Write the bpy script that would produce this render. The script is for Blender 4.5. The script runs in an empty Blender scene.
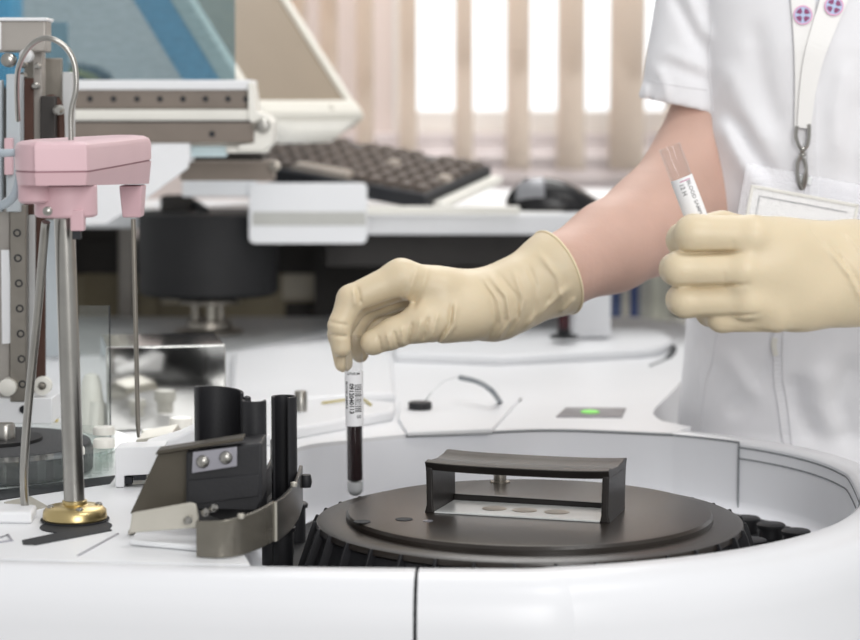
import bpy, bmesh, math, random
import numpy as np
from mathutils import Vector, Matrix
from mathutils.bvhtree import BVHTree
from mathutils.geometry import tessellate_polygon
random.seed(7)
SC = bpy.context.scene
COL = SC.collection
# ------------------------------------------------------------------ camera and the world frame
H = 1.25                       # camera height above the floor
FPX = 2200.0                   # focal length in pixels (860 px wide)
PITCH = math.atan((320 - 101) / FPX)
CT, ST = math.cos(PITCH), math.sin(PITCH)
RZ = H - 0.32                  # height of the analyzer deck
cam_data = bpy.data.cameras.new('camera'); cam = bpy.data.objects.new('camera', cam_data); COL.objects.link(cam)
cam.location = (0, 0, H); cam.rotation_euler = (math.pi/2 - PITCH, 0, 0)
cam_data.sensor_width = 36; cam_data.lens = 36 * FPX / 860; cam_data.clip_end = 60; cam_data.clip_start = .05
cam_data.dof.use_dof = True; cam_data.dof.focus_distance = 1.79
cam_data.dof.aperture_fstop = cam_data.lens / 1000 / 0.0145
cam_data.dof.aperture_blades = 0
SC.camera = cam
def ray(px, py):
    a = (px - 430) / FPX; c = -(py - 320) / FPX
    y = CT + c * ST; z = -ST + c * CT
    return Vector((a / y, 1, z / y))
def P(px, py, Y):                        # a point of the room at distance Y
    d = ray(px, py); return Vector((d.x * Y, Y, H + d.z * Y))
def Z(px, py, z=RZ):                     # a point of the room at height z
    d = ray(px, py); s = (z - H) / d.z; return Vector((d.x * s, s, z))
def S(Y): return Y / FPX                 # metres per pixel at distance Y
# ------------------------------------------------------------------ materials
def lin(h):
    if isinstance(h, str):
        h = h.lstrip('#'); c = [int(h[i:i+2], 16) / 255 for i in (0, 2, 4)]
    else: c = list(h)
    return tuple(x / 12.92 if x <= .04045 else ((x + .055) / 1.055) ** 2.4 for x in c) + (1,)
def mat(name, col, rough=.5, metal=0, var=.03, scale=30, bump=0, bscale=200, spec=.5, emit=0, trans=0, ior=1.45, sss=0, aniso=0, coat=0, stretch=None):
    m = bpy.data.materials.new(name); m.use_nodes = True
    nt = m.node_tree; b = nt.nodes['Principled BSDF']
    c = lin(col)
    tc = nt.nodes.new('ShaderNodeTexCoord')
    vec = tc.outputs['Object']
    if stretch:
        mp = nt.nodes.new('ShaderNodeMapping'); mp.inputs['Scale'].default_value = stretch
        nt.links.new(vec, mp.inputs['Vector']); vec = mp.outputs['Vector']
    n = nt.nodes.new('ShaderNodeTexNoise'); n.inputs['Scale'].default_value = scale; n.inputs['Detail'].default_value = 4
    nt.links.new(vec, n.inputs['Vector'])
    r = nt.nodes.new('ShaderNodeValToRGB')
    r.color_ramp.elements[0].position = .3; r.color_ramp.elements[1].position = .7
    r.color_ramp.elements[0].color = tuple(max(0, x * (1 - var)) for x in c[:3]) + (1,)
    r.color_ramp.elements[1].color = tuple(min(1, x * (1 + var)) for x in c[:3]) + (1,)
    nt.links.new(n.outputs['Fac'], r.inputs['Fac']); nt.links.new(r.outputs['Color'], b.inputs['Base Color'])
    b.inputs['Roughness'].default_value = rough; b.inputs['Metallic'].default_value = metal
    b.inputs['Specular IOR Level'].default_value = spec; b.inputs['IOR'].default_value = ior
    b.inputs['Transmission Weight'].default_value = trans
    if coat: b.inputs['Coat Weight'].default_value = coat
    if sss:
        b.inputs['Subsurface Weight'].default_value = sss; b.inputs['Subsurface Scale'].default_value = .006
        b.inputs['Subsurface Radius'].default_value = (1, .5, .3)
    if emit:
        b.inputs['Emission Color'].default_value = c; b.inputs['Emission Strength'].default_value = emit
    if bump:
        n2 = nt.nodes.new('ShaderNodeTexNoise'); n2.inputs['Scale'].default_value = bscale; n2.inputs['Detail'].default_value = 3
        nt.links.new(vec, n2.inputs['Vector'])
        bp = nt.nodes.new('ShaderNodeBump'); bp.inputs['Strength'].default_value = bump; bp.inputs['Distance'].default_value = .002
        nt.links.new(n2.outputs['Fac'], bp.inputs['Height']); nt.links.new(bp.outputs['Normal'], b.inputs['Normal'])
    return m
def glass(name, tint, rough=.02, refl=1.0, opac=0.0, ocol='#ffffff'):
    """thin clear plastic: see-through with a tint, a Fresnel reflection and a little milky scatter"""
    m = bpy.data.materials.new(name); m.use_nodes = True; nt = m.node_tree
    for n in list(nt.nodes): nt.nodes.remove(n)
    out = nt.nodes.new('ShaderNodeOutputMaterial')
    tr = nt.nodes.new('ShaderNodeBsdfTransparent'); tr.inputs['Color'].default_value = lin(tint)
    gl = nt.nodes.new('ShaderNodeBsdfGlossy'); gl.inputs['Roughness'].default_value = rough
    df = nt.nodes.new('ShaderNodeBsdfDiffuse'); df.inputs['Color'].default_value = lin(ocol)
    noise = nt.nodes.new('ShaderNodeTexNoise'); noise.inputs['Scale'].default_value = 25
    mu = nt.nodes.new('ShaderNodeMath'); mu.operation = 'MULTIPLY'; mu.inputs[1].default_value = opac * 2
    nt.links.new(noise.outputs['Fac'], mu.inputs[0])
    m1 = nt.nodes.new('ShaderNodeMixShader'); nt.links.new(mu.outputs[0], m1.inputs[0])
    nt.links.new(tr.outputs[0], m1.inputs[1]); nt.links.new(df.outputs[0], m1.inputs[2])
    fr = nt.nodes.new('ShaderNodeFresnel'); ge = nt.nodes.new('ShaderNodeNewGeometry'); mi = nt.nodes.new('ShaderNodeMapRange')
    mi.inputs['To Min'].default_value = 1.45; mi.inputs['To Max'].default_value = 1 / 1.45
    nt.links.new(ge.outputs['Backfacing'], mi.inputs['Value']); nt.links.new(mi.outputs['Result'], fr.inputs['IOR'])
    mu2 = nt.nodes.new('ShaderNodeMath'); mu2.operation = 'MULTIPLY'; mu2.inputs[1].default_value = refl
    nt.links.new(fr.outputs[0], mu2.inputs[0])
    m2 = nt.nodes.new('ShaderNodeMixShader'); nt.links.new(mu2.outputs[0], m2.inputs[0])
    nt.links.new(m1.outputs[0], m2.inputs[1]); nt.links.new(gl.outputs[0], m2.inputs[2])
    nt.links.new(m2.outputs[0], out.inputs['Surface'])
    return m
M = {}
M['white'] = mat('white enamel', '#e7e8ea', .38, var=.012, scale=8)
M['panel'] = mat('white front panel', '#e1e2e5', .33, var=.012, scale=6)
M['wellwall'] = mat('cool white well liner', '#f1f3f8', .35, var=.02, scale=10)
M['offwhite'] = mat('off white plastic', '#e6e4dc', .4, var=.02)
M['pinkseam'] = mat('pink seam', '#a07a82', .6)
M['lampplate'] = mat('grey lamp plate', '#7d7c80', .35, .4, var=.2, scale=40)
M['joint'] = mat('grey joint', '#6d7176', .6)
M['gap'] = mat('dark gap', '#26282c', .7)
M['graydeck'] = mat('grey bench top', '#a3a5a5', .45, var=.04)
M['black'] = mat('black plastic', '#202023', .5, var=.15, bump=.08, bscale=500)
M['blacksoft'] = mat('matt black plastic', '#161618', .6, var=.15)
M['cover'] = mat('dark rotor plastic', '#2d2824', .28, var=.22, scale=14, bump=.06, bscale=400)
M['handle'] = mat('dark handle plastic', '#262321', .3, var=.25, scale=30, bump=.05, bscale=300)
M['steel'] = mat('brushed steel', '#a5a39e', .28, 1, var=.06, scale=60)
M['steeldark'] = mat('dull steel', '#8f8a82', .38, 1, var=.08, scale=60)
M['mirror'] = mat('polished steel', '#c9c9c6', .07, 1, var=.03)
M['brass'] = mat('brass', '#c8b482', .32, 1, var=.06)
M['pink'] = mat('pink plastic', '#d2b1b7', .42, var=.02, scale=20)
M['pinklow'] = mat('deeper pink plastic', '#ccaab0', .42, var=.02, scale=20)
M['rail'] = mat('grey brown anodised rail', '#7d736a', .5, .1, var=.06)
M['silver'] = mat('matt silver paint', '#c3c4c4', .45, .3, var=.04)
M['towergrey'] = mat('grey aluminium', '#a7a29c', .42, .5, var=.05)
M['palegrey'] = mat('pale grey metal', '#b6bdc1', .4, .2, var=.03)
M['belt'] = mat('brown belt', '#4a3128', .7, var=.15)
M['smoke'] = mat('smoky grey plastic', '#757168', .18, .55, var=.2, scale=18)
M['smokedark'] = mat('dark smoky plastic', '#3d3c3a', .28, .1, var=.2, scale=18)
M['plate'] = mat('bronze grey metal', '#59544b', .38, .7, var=.15, scale=25)
M['bracket'] = mat('nickel bracket', '#c2beb3', .4, .5, var=.06)
M['lavender'] = mat('lavender grey plate', '#9c9ba3', .35, .5, var=.08)
M['clear'] = glass('clear acrylic', '#f9fbfa', .03, .7, .03, '#e6ecec')
M['bluetint'] = glass('blue tinted acrylic', '#d3e2e7', .04, .5, .12, '#7f9aa6')
M['blue'] = mat('light blue plastic', '#84b4d2', .5, var=.03)
M['monitor'] = mat('monitor shell', '#dddad0', .45, var=.02)
M['screen'] = mat('beige screen', '#8e806e', .35, var=.08, scale=4, coat=.1)
M['keybase'] = mat('black keyboard', '#202125', .45, var=.1)
M['key'] = mat('grey brown key', '#5f554e', .5, var=.1)
M['keylight'] = mat('pale key', '#a89d92', .5, var=.05)
M['mouse'] = mat('glossy black mouse', '#141416', .18, var=.1)
M['mousegrey'] = mat('mouse button grey highlight', '#8f9094', .25, .2, var=.05)
M['cabdark'] = mat('dark cabinet', '#34312f', .6, var=.08)
M['beige'] = mat('beige cabinet', '#9a9079', .55, var=.05)
M['paper'] = mat('white paper', '#f0efec', .8, var=.01)
M['green'] = mat('lit green lamp', '#7fdc5c', .4, var=.02, emit=.35)
M['yellow'] = mat('yellow wire', '#b9a95c', .5)
M['tubegrey'] = mat('grey tubing', '#8d9296', .4, var=.05)
M['tubeclear'] = mat('pale tubing', '#dcdfe0', .35, var=.02)
M['cable'] = mat('grey blue cable', '#a9b3bb', .45, var=.03)
M['ink'] = mat('black print', '#161618', .7)
M['greyink'] = mat('grey print', '#8c8c90', .7)
M['pinkink'] = mat('magenta print', '#b64a86', .7)
M['blood'] = mat('dark blood', '#1d0508', .22, var=.1, spec=.6)
M['tubeglass'] = glass('clear tube plastic', '#fbfbfb', .04, .7, .008, '#e9e9e9')
M['milky'] = mat('milky tube bottom', '#c8cacb', .2, var=.02)
M['serum'] = mat('pale yellow gel', '#d8cfa0', .3)
M['label'] = mat('white label paper', '#eeeef0', .6, var=.01)
M['fabric'] = mat('white coat cotton', '#e9e9ec', .85, var=.012, scale=60, bump=.12, bscale=900)
M['fabricseam'] = mat('white coat seam', '#dddde0', .85, var=.02)
M['strap'] = mat('white lanyard', '#f1f0ee', .6, var=.01)
M['skin'] = mat('skin', '#caa798', .55, var=.05, scale=26, bump=.1, bscale=350, sss=.12)
M['glove'] = mat('latex glove', '#d7c7a9', .42, var=.03, scale=22, bump=.08, bscale=300, sss=.08)
M['bead'] = mat('latex rolled edge', '#e8d8b6', .42, var=.02)
M['trousers'] = mat('white trousers', '#dcdcdf', .85, var=.02)
M['shoe'] = mat('white clogs', '#e2e2e2', .5)
M['hair'] = mat('brown hair', '#4a3326', .6, var=.2)
M['badgeclear'] = glass('clear badge sleeve', '#fbfbfc', .05, .5, .12, '#f4f5f7')
M['insert'] = mat('pale brushed plate', '#dfe2e1', .25, .2, var=.05)
M['speckle'] = mat('speckled dark disc', '#3a3b3d', .75, var=.35, scale=420)
M['yellowtag'] = mat('yellow tag', '#e3c95a', .5)
M['bluechip'] = mat('pale blue chip', '#c3d6da', .4)
M['bluebox'] = mat('bright blue card', '#5fb4dd', .5)
M['dark'] = mat('dark cloth', '#3b4046', .8, var=.1)
M['traygrey'] = mat('grey tray band', '#b9b9b4', .45)
M['beigedark'] = mat('olive beige door', '#8a8068', .55)
M['palebeige'] = mat('pale beige panel', '#cfc8b8', .55)
M['winered'] = mat('dark red glass', '#3a1018', .2)
M['floor'] = mat('grey vinyl floor', '#a9a7a2', .5, var=.06, scale=6)
M['wall'] = mat('pinkish plaster wall', '#e0d4d0', .85, var=.02, scale=5)
M['frame'] = mat('white window frame', '#e9e6e2', .4)
M['sill'] = mat('lilac grey sill', '#d6cfd0', .5)
M['radiator'] = mat('lilac radiator', '#e3dbdc', .5, var=.02)
M['pane'] = glass('window glass', '#fbfbfb', .02, .6, .0)
def slat_mat():
    m = mat('beige blind cloth', '#fcf3ea', .8, var=.03, scale=60); nt = m.node_tree; b = nt.nodes['Principled BSDF']
    t = nt.nodes.new('ShaderNodeBsdfTranslucent'); t.inputs['Color'].default_value = lin('#fdf5ec')
    mx = nt.nodes.new('ShaderNodeMixShader'); mx.inputs[0].default_value = .5
    nt.links.new(b.outputs[0], mx.inputs[1]); nt.links.new(t.outputs[0], mx.inputs[2])
    nt.links.new(mx.outputs[0], nt.nodes['Material Output'].inputs['Surface']); return m
M['slat'] = slat_mat()
# ------------------------------------------------------------------ object helpers
def obj(name, bm, m, parent=None, bevel=0, smooth=True, ang=40, label=None, kind=None, segs=2):
    me = bpy.data.meshes.new(name)
    if isinstance(bm, bmesh.types.BMesh):
        bmesh.ops.recalc_face_normals(bm, faces=bm.faces[:])
        bm.to_mesh(me); bm.free()
    else:
        me.from_pydata(*bm); me.update()
    if smooth:
        me.polygons.foreach_set('use_smooth', [True] * len(me.polygons))
        me.set_sharp_from_angle(angle=math.radians(ang))
    me.materials.append(m)
    o = bpy.data.objects.new(name, me); COL.objects.link(o)
    if parent is not None:
        o.parent = parent
        o.matrix_parent_inverse = Matrix.Translation(-parent_loc(parent))
    if bevel:
        md = o.modifiers.new('bevel', 'BEVEL'); md.width = bevel; md.segments = segs; md.limit_method = 'ANGLE'
        md.angle_limit = math.radians(35); md.use_clamp_overlap = True
        me.polygons.foreach_set('use_smooth', [True] * len(me.polygons))
        wn = o.modifiers.new('wn', 'WEIGHTED_NORMAL'); wn.keep_sharp = True
    if label: o['label'] = label
    if kind: o['kind'] = kind
    return o
def parent_loc(p):
    return Vector(p.location) if p.type == 'EMPTY' else Vector((0, 0, 0))
def thing(name, label, cat, loc=(0, 0, 0), group=None):
    o = bpy.data.objects.new(name, None); COL.objects.link(o); o.location = loc
    o.empty_display_size = .05
    return tag(o, label, cat, group)
def tag(o, label, cat, group=None):
    o['label'] = label; o['category'] = cat
    if group: o['group'] = group
    return o
def struct(o): o['kind'] = 'structure'; return o
def BM(): return bmesh.new()
def hexa(bm, a):                          # a: 8 points, bottom loop then top loop
    v = [bm.verts.new(p) for p in a]
    for f in ((3,2,1,0),(4,5,6,7),(0,1,5,4),(1,2,6,5),(2,3,7,6),(3,0,4,7)): bm.faces.new([v[i] for i in f])
def box(bm, c, s, rot=None):
    c = Vector(c); R = rot or Matrix.Identity(3); h = Vector(s) / 2
    pts = [c + R @ Vector((sx*h.x, sy*h.y, sz*h.z)) for sz in (-1, 1) for sx, sy in ((-1,-1),(1,-1),(1,1),(-1,1))]
    hexa(bm, pts)
def rz(deg): return Matrix.Rotation(math.radians(deg), 3, 'Z')
def rx(deg): return Matrix.Rotation(math.radians(deg), 3, 'X')
def ry(deg): return Matrix.Rotation(math.radians(deg), 3, 'Y')
def prism(bm, pts, vec):                  # planar polygon (3-D points) extruded along vec
    vec = Vector(vec); n = len(pts)
    A = [bm.verts.new(p) for p in pts]; B = [bm.verts.new(Vector(p) + vec) for p in pts]
    for i in range(n): bm.faces.new((A[i], A[(i+1) % n], B[(i+1) % n], B[i]))
    if n <= 4:
        bm.faces.new(A[::-1]); bm.faces.new(B)
    else:
        for t in tessellate_polygon([[Vector(p) for p in pts]]):
            bm.faces.new([A[i] for i in t]); bm.faces.new([B[i] for i in t][::-1])
def loft(bm, rings, closed=True, cap=True):
    R = [[bm.verts.new(p) for p in r] for r in rings]; n = len(R[0])
    for a, b in zip(R[:-1], R[1:]):
        for i in range(n if closed else n - 1):
            j = (i + 1) % n; bm.faces.new((a[i], a[j], b[j], b[i]))
    if cap and closed:
        bm.faces.new(R[0][::-1]); bm.faces.new(R[-1])
    return R
def frame(d):
    d = Vector(d).normalized(); u = d.orthogonal().normalized(); return u, d.cross(u), d
def lathe(bm, c, prof, n=48, axis=(0, 0, 1), a0=0, a1=360, cap=True):
    """prof: list of (radius, height along axis)"""
    c = Vector(c); ax = Vector(axis).normalized()
    if abs(ax.z) > .999: u, v = Vector((1, 0, 0)), Vector((0, 1, 0)) * (1 if ax.z > 0 else -1)
    else: u, v, _ = frame(ax)
    full = abs(a1 - a0) >= 360
    k = n if full else n + 1
    A = [math.radians(a0 + (a1 - a0) * i / n) for i in range(k)]
    rings = [[c + ax * h + (u * math.cos(a) + v * math.sin(a)) * max(r, 1e-5) for a in A] for r, h in prof]
    loft(bm, rings, full, cap and full)
def cyl(bm, c, r, h, n=32, axis=(0, 0, 1)): lathe(bm, c, [(r, 0), (r, h)], n, axis)
def tube(bm, pts, r, n=10, cap=True):
    pts = [Vector(p) for p in pts]; rr = r if isinstance(r, (list, tuple)) else [r] * len(pts)
    u = None; rings = []
    for i, p in enumerate(pts):
        t = (pts[min(i+1, len(pts)-1)] - pts[max(i-1, 0)]).normalized()
        if u is None: u = t.orthogonal().normalized()
        u = (u - t * u.dot(t)).normalized(); v = t.cross(u)
        rings.append([p + (u * math.cos(2*math.pi*k/n) + v * math.sin(2*math.pi*k/n)) * rr[i] for k in range(n)])
    loft(bm, rings, True, cap)
def spline(pts, k=8, closed=False):
    pts = [Vector(p) for p in pts]; n = len(pts); out = []
    for i in range(n if closed else n - 1):
        if closed: p0, p1, p2, p3 = pts[i-1], pts[i], pts[(i+1) % n], pts[(i+2) % n]
        else: p0, p1, p2, p3 = pts[max(i-1, 0)], pts[i], pts[i+1], pts[min(i+2, n-1)]
        for j in range(k):
            t = j / k
            out.append(.5 * ((2*p1) + (p2-p0)*t + (2*p0-5*p1+4*p2-p3)*t*t + (3*p1-p0-3*p2+p3)*t**3))
    if not closed: out.append(pts[-1])
    return out
def sweep(bm, path, prof, closedprof=False, side=1):
    """path in plan (points with x, y, z), prof: (outward, up) pairs; outward is to the right of travel times side"""
    rings = []
    for i, p in enumerate(path):
        t = (path[min(i+1, len(path)-1)] - path[max(i-1, 0)]); t.z = 0; t.normalize()
        o = Vector((t.y, -t.x, 0)) * side
        rings.append([p + o * d + Vector((0, 0, h)) for d, h in prof])
    loft(bm, rings, closedprof, closedprof)
def text_bm(bm, s, size, fn, bold=0, align='CENTER'):
    """letters as flat meshes, each vertex mapped through fn(x, y) -> point"""
    cu = bpy.data.curves.new('t', 'FONT'); cu.body = s; cu.size = size; cu.align_x = align; cu.align_y = 'CENTER'; cu.resolution_u = 2; cu.offset = bold
    o = bpy.data.objects.new('t', cu); COL.objects.link(o)
    dg = bpy.context.evaluated_depsgraph_get(); me = o.evaluated_get(dg).to_mesh()
    vs = [bm.verts.new((v.co.x, v.co.y, 0)) for v in me.vertices]
    for p in me.polygons:
        try: bm.faces.new([vs[i] for i in p.vertices])
        except ValueError: pass
    bmesh.ops.triangulate(bm, faces=bm.faces[:])
    for _ in range(3):
        e = [e for e in bm.edges if e.calc_length() > size * .22]
        if e: bmesh.ops.subdivide_edges(bm, edges=e, cuts=1); bmesh.ops.triangulate(bm, faces=bm.faces[:])
    for v in bm.verts: v.co = fn(v.co.x, v.co.y)
    o.evaluated_get(dg).to_mesh_clear(); bpy.data.objects.remove(o); bpy.data.curves.remove(cu)
# ------------------------------------------------------------------ implicit surfaces for the figure
class Field:
    def __init__(s, lo, hi, h):
        s.lo = np.array(lo, float); s.h = h
        n = np.ceil((np.array(hi) - s.lo) / h).astype(int) + 1
        s.ax = [(s.lo[i] + h * np.arange(n[i])).astype(np.float32) for i in range(3)]
        s.F = np.full(n, .05, np.float32)
    def sub(s, lo, hi):
        sl = []
        for i in range(3):
            a = max(0, int((lo[i] - s.lo[i]) / s.h)); b = min(len(s.ax[i]), int((hi[i] - s.lo[i]) / s.h) + 2)
            sl.append(slice(a, max(a, b)))
        return tuple(sl)
    def grid(s, sl): return (s.ax[0][sl[0]][:, None, None], s.ax[1][sl[1]][None, :, None], s.ax[2][sl[2]][None, None, :])
def smin(a, b, k):
    if k <= 0: return np.minimum(a, b)
    h = np.clip(.5 + .5 * (b - a) / k, 0, 1); return b + (a - b) * h - k * h * (1 - h)
def dcap(g, a, b, ra, rb):
    X, Y, Zz = g; a = np.array(a, np.float32); b = np.array(b, np.float32); d = b - a; L = max(float(d @ d), 1e-12)
    t = np.clip(((X-a[0])*d[0] + (Y-a[1])*d[1] + (Zz-a[2])*d[2]) / L, 0, 1)
    return np.sqrt((X-a[0]-t*d[0])**2 + (Y-a[1]-t*d[1])**2 + (Zz-a[2]-t*d[2])**2) - (ra + (rb - ra) * t)
def dell(g, c, r, R=None):
    q = [gi - ci for gi, ci in zip(g, c)]
    if R is not None:
        q = [sum(R[j][i] * q[j] for j in range(3)) for i in range(3)]
    k0 = np.sqrt(sum((qi / ri) ** 2 for qi, ri in zip(q, r)))
    return (k0 - 1) * min(r)
def add_caps(fl, caps, k=.004, base=None, kb=0):
    """caps: list of (a, b, ra, rb) joined with k; the result joined to field with kb"""
    pts = [p for c in caps for p in (c[0], c[1])]; rm = max(max(c[2], c[3]) for c in caps) + max(k, kb) + .02
    lo = np.min([np.array(p) for p in pts], 0) - rm; hi = np.max([np.array(p) for p in pts], 0) + rm
    sl = fl.sub(lo, hi); g = fl.grid(sl); d = None
    for c in caps:
        e = dcap(g, *c); d = e if d is None else smin(d, e, k)
    fl.F[sl] = smin(fl.F[sl], d, kb)
def nets(fl, smooth=1):
    F, o, h = fl.F, fl.lo, fl.h
    s = F < 0
    C = [(i, j, k) for i in (0, 1) for j in (0, 1) for k in (0, 1)]
    def cs(A, c): return A[c[0]:A.shape[0]-1+c[0], c[1]:A.shape[1]-1+c[1], c[2]:A.shape[2]-1+c[2]]
    cnt = sum(cs(s, c).astype(np.int8) for c in C)
    cells = np.argwhere((cnt > 0) & (cnt < 8))
    V = np.stack([F[cells[:,0]+c[0], cells[:,1]+c[1], cells[:,2]+c[2]] for c in C], 1)
    acc = np.zeros((len(cells), 3)); num = np.zeros(len(cells))
    for ia, a in enumerate(C):
        for ib, b in enumerate(C):
            if ib > ia and sum(abs(x-y) for x, y in zip(a, b)) == 1:
                va, vb = V[:, ia], V[:, ib]; m = (va < 0) != (vb < 0)
                t = np.where(m, va / np.where(m, va - vb, 1), 0)
                p = np.array(a)[None] + t[:, None] * (np.array(b) - np.array(a))[None]
                acc += p * m[:, None]; num += m
    verts = o + h * (cells + acc / num[:, None])
    idx = np.full(cnt.shape, -1, np.int64); idx[tuple(cells.T)] = np.arange(len(cells))
    quads = []
    for ax in range(3):
        u, v = (ax + 1) % 3, (ax + 2) % 3
        n = list(F.shape)
        s0 = [slice(1, n[i]-1) for i in range(3)]; s0[ax] = slice(0, n[ax]-1)
        s1 = list(s0); s1[ax] = slice(1, n[ax])
        A, B = s[tuple(s0)], s[tuple(s1)]
        e = np.argwhere(A != B)
        inside = A[tuple(e.T)]
        base = e.copy(); base[:, u] += 1; base[:, v] += 1
        du = np.zeros(3, int); du[u] = 1; dv = np.zeros(3, int); dv[v] = 1
        q = [idx[tuple((base - a).T)] for a in (du + dv, dv, 0 * du, du)]
        q = np.stack(q, 1)
        q[~inside] = q[~inside][:, ::-1]
        quads.append(q)
    Q = np.concatenate(quads); Q = Q[(Q >= 0).all(1)]
    if smooth:
        E = np.concatenate([Q[:, [i, (i+1) % 4]] for i in range(4)])
        for _ in range(smooth):
            sm = np.zeros_like(verts); c = np.zeros(len(verts))
            np.add.at(sm, E[:, 0], verts[E[:, 1]]); np.add.at(c, E[:, 0], 1)
            np.add.at(sm, E[:, 1], verts[E[:, 0]]); np.add.at(c, E[:, 1], 1)
            verts = verts * .4 + .6 * sm / np.maximum(c, 1)[:, None]
    return verts.tolist(), [], Q.tolist()
def ridges(fl, lines, side):
    """creases and folds: lines of (points, width, height); only on the side of the surface facing -Y when side(X,Y,Z) holds"""
    for pts, w, a in lines:
        pts = [np.array(p, np.float32) for p in pts]
        lo = np.min(pts, 0) - 4*w; hi = np.max(pts, 0) + 4*w; lo[1] -= .06; hi[1] += .06
        sl = fl.sub(lo, hi); X, Y, Zz = fl.grid(sl); best = None; ns = len(pts) - 1
        for si, (p, q) in enumerate(zip(pts[:-1], pts[1:])):
            d = q - p; L = max(float(d[0]**2 + d[2]**2), 1e-12)
            t = np.clip(((X-p[0])*d[0] + (Zz-p[2])*d[2]) / L, 0, 1)
            r2 = (X-p[0]-t*d[0])**2 + (Zz-p[2]-t*d[2])**2
            if best is None: best, par = r2, (si + t) / ns
            else: par = np.where(r2 < best, (si + t) / ns, par); best = np.minimum(best, r2)
        yc = float(np.mean([p[1] for p in pts]))
        env = np.clip(np.sin(np.pi * np.clip(par, .0, 1)) * 1.6 + .15, 0, 1)
        gate = np.clip((yc + side - Y) / .006, 0, 1)
        fl.F[sl] -= (a * np.exp(-best / (w*w)) * gate * env).astype(np.float32)
# ================================================================== THE PERSON
def J(px, py, Y, r): return (P(px, py, Y), r * S(Y))
def chain(js): return [(a[0], b[0], a[1], b[1]) for a, b in zip(js[:-1], js[1:])]
def glove_field(lo, hi, h, palm, fingers, kp=.008):
    fl = Field(lo, hi, h); g = fl.grid((slice(None),) * 3)
    def dist(caps, k):
        d = None
        for c in caps:
            e = dcap(g, *c); d = e if d is None else smin(d, e, k)
        return d
    base = dist(palm, .012); F = base
    for caps, k, kb in fingers: F = np.minimum(F, smin(base, dist(caps, k), kb))
    fl.F = F.astype(np.float32); return fl
def carve(fl, a, b, r):
    g = fl.grid((slice(None),) * 3); fl.F = np.maximum(fl.F, -dcap(g, a, b, r, r)).astype(np.float32)
def cut(fl, p, n):
    X, Y, Zz = fl.grid((slice(None),) * 3)
    fl.F = np.maximum(fl.F, (X-p[0])*n[0] + (Y-p[1])*n[1] + (Zz-p[2])*n[2]).astype(np.float32)
def rim_ring(caps, p, n, k, grow=.0, N=64):
    """the outline of a glove's open end: march outwards in the plane (p, n)"""
    u, v, _ = frame(n); pts = []
    for i in range(N):
        a = 2*math.pi*i/N; d = u*math.cos(a) + v*math.sin(a); lo, hi = 0., .09
        for _ in range(22):
            m = (lo+hi)/2; q = p + d*m; g = (np.array([[[q.x]]]), np.array([[[q.y]]]), np.array([[[q.z]]])); e = None
            for c in caps:
                f = dcap(g, *c); e = f if e is None else smin(e, f, k)
            if float(e.ravel()[0]) < 0: lo = m
            else: hi = m
        pts.append(p + d*(lo+grow))
    return pts
# ---- tubes held in the hands
TUBE_T, TUBE_B, TUBE_R = P(353.6, 336, 1.93), P(355.2, 497, 1.93), 9.0 * S(1.93)
LY = 1.632
LT_A, LT_B, LT_R = P(669.5, 146.5, LY), P(704, 238, LY), 11.2 * S(LY)
# ---- right hand (the one over the rotor), gloved
wr = J(492, 304, 1.972, 31.5)
r_index = [J(401, 277, 1.937, 17), J(351, 299, 1.928, 14), J(339.5, 325, 1.922, 11.3), J(341.5, 348, 1.921, 9.6)]
r_mid = [J(410, 281, 1.958, 16), J(356, 303, 1.952, 13.5), J(339, 334, 1.946, 11), J(343.5, 363, 1.940, 9.4)]
r_ring = [J(418, 290, 1.976, 15), J(366, 308, 1.972, 12.5), J(352, 333, 1.966, 10.5), J(360, 354, 1.958, 8.8)]
r_pinky = [J(428, 302, 1.992, 13.5), J(388, 312, 1.992, 11), J(370, 330, 1.986, 9.5), J(376, 347, 1.980, 8)]
r_thumb = [J(372.8, 342.5, 1.926, 13), J(393, 333.5, 1.927, 14.6), J(424, 321.5, 1.932, 20), J(466, 313, 1.950, 27)]
r_palm = [(r_index[0][0], P(440, 290, 1.945), 17*S(1.94), 21*S(1.94)), (P(440, 290, 1.945), wr[0], 20*S(1.94), 31*S(1.97)),
          (r_mid[0][0], wr[0], 16*S(1.96), 30*S(1.97)), (r_ring[0][0], P(480, 306, 1.985), 15*S(1.97), 24*S(1.98)),
          (r_pinky[0][0], P(480, 312, 1.992), 14*S(1.99), 22*S(1.99)), (P(446, 316, 1.945), wr[0], 25*S(1.95), 31*S(1.97))]
rim_c = P(556.5, 272.5, 1.998); rim_n = (P(572, 265.5, 2.0095) - P(497, 300, 1.974)).normalized()
r_cuff = chain([J(486, 306, 1.971, 30.5), J(500, 302, 1.974, 32), J(522, 291, 1.981, 34), J(557, 272.5, 1.998, 41), J(580, 262, 2.010, 44)])
fl = glove_field((-.106, 1.885, P(400, 378, 1.93).z), (.158, 2.06, P(400, 222, 1.99).z), .00118, r_palm + r_cuff,
                 [(chain(r_index), .004, .008), (chain(r_mid), .004, .007), (chain(r_ring), .004, .006), (chain(r_pinky), .004, .006), (chain(r_thumb), .006, .010)])
def px(pts, Y): return [P(a, b, Y) for a, b in pts]
folds = [([(489, 273), (505, 292), (508, 316), (495, 338)], .0024, .0022), ([(497, 271), (514, 292), (516, 314), (503, 334)], .0020, -.0012),
         ([(478, 276), (490, 292), (494, 318), (486, 338)], .0022, -.0012), ([(482, 275), (497, 297), (500, 318), (492, 337)], .0014, .0010),
         ([(568, 284), (545, 303), (523, 326)], .0032, .0022), ([(552, 292), (530, 321)], .0025, -.0016), ([(574, 296), (560, 312)], .0022, .0015),
         ([(538, 252), (556, 274), (560, 300)], .0026, .0014), ([(526, 262), (534, 282), (532, 312)], .0024, -.0012), ([(512, 268), (522, 296), (514, 326)], .0022, .0014)]
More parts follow.
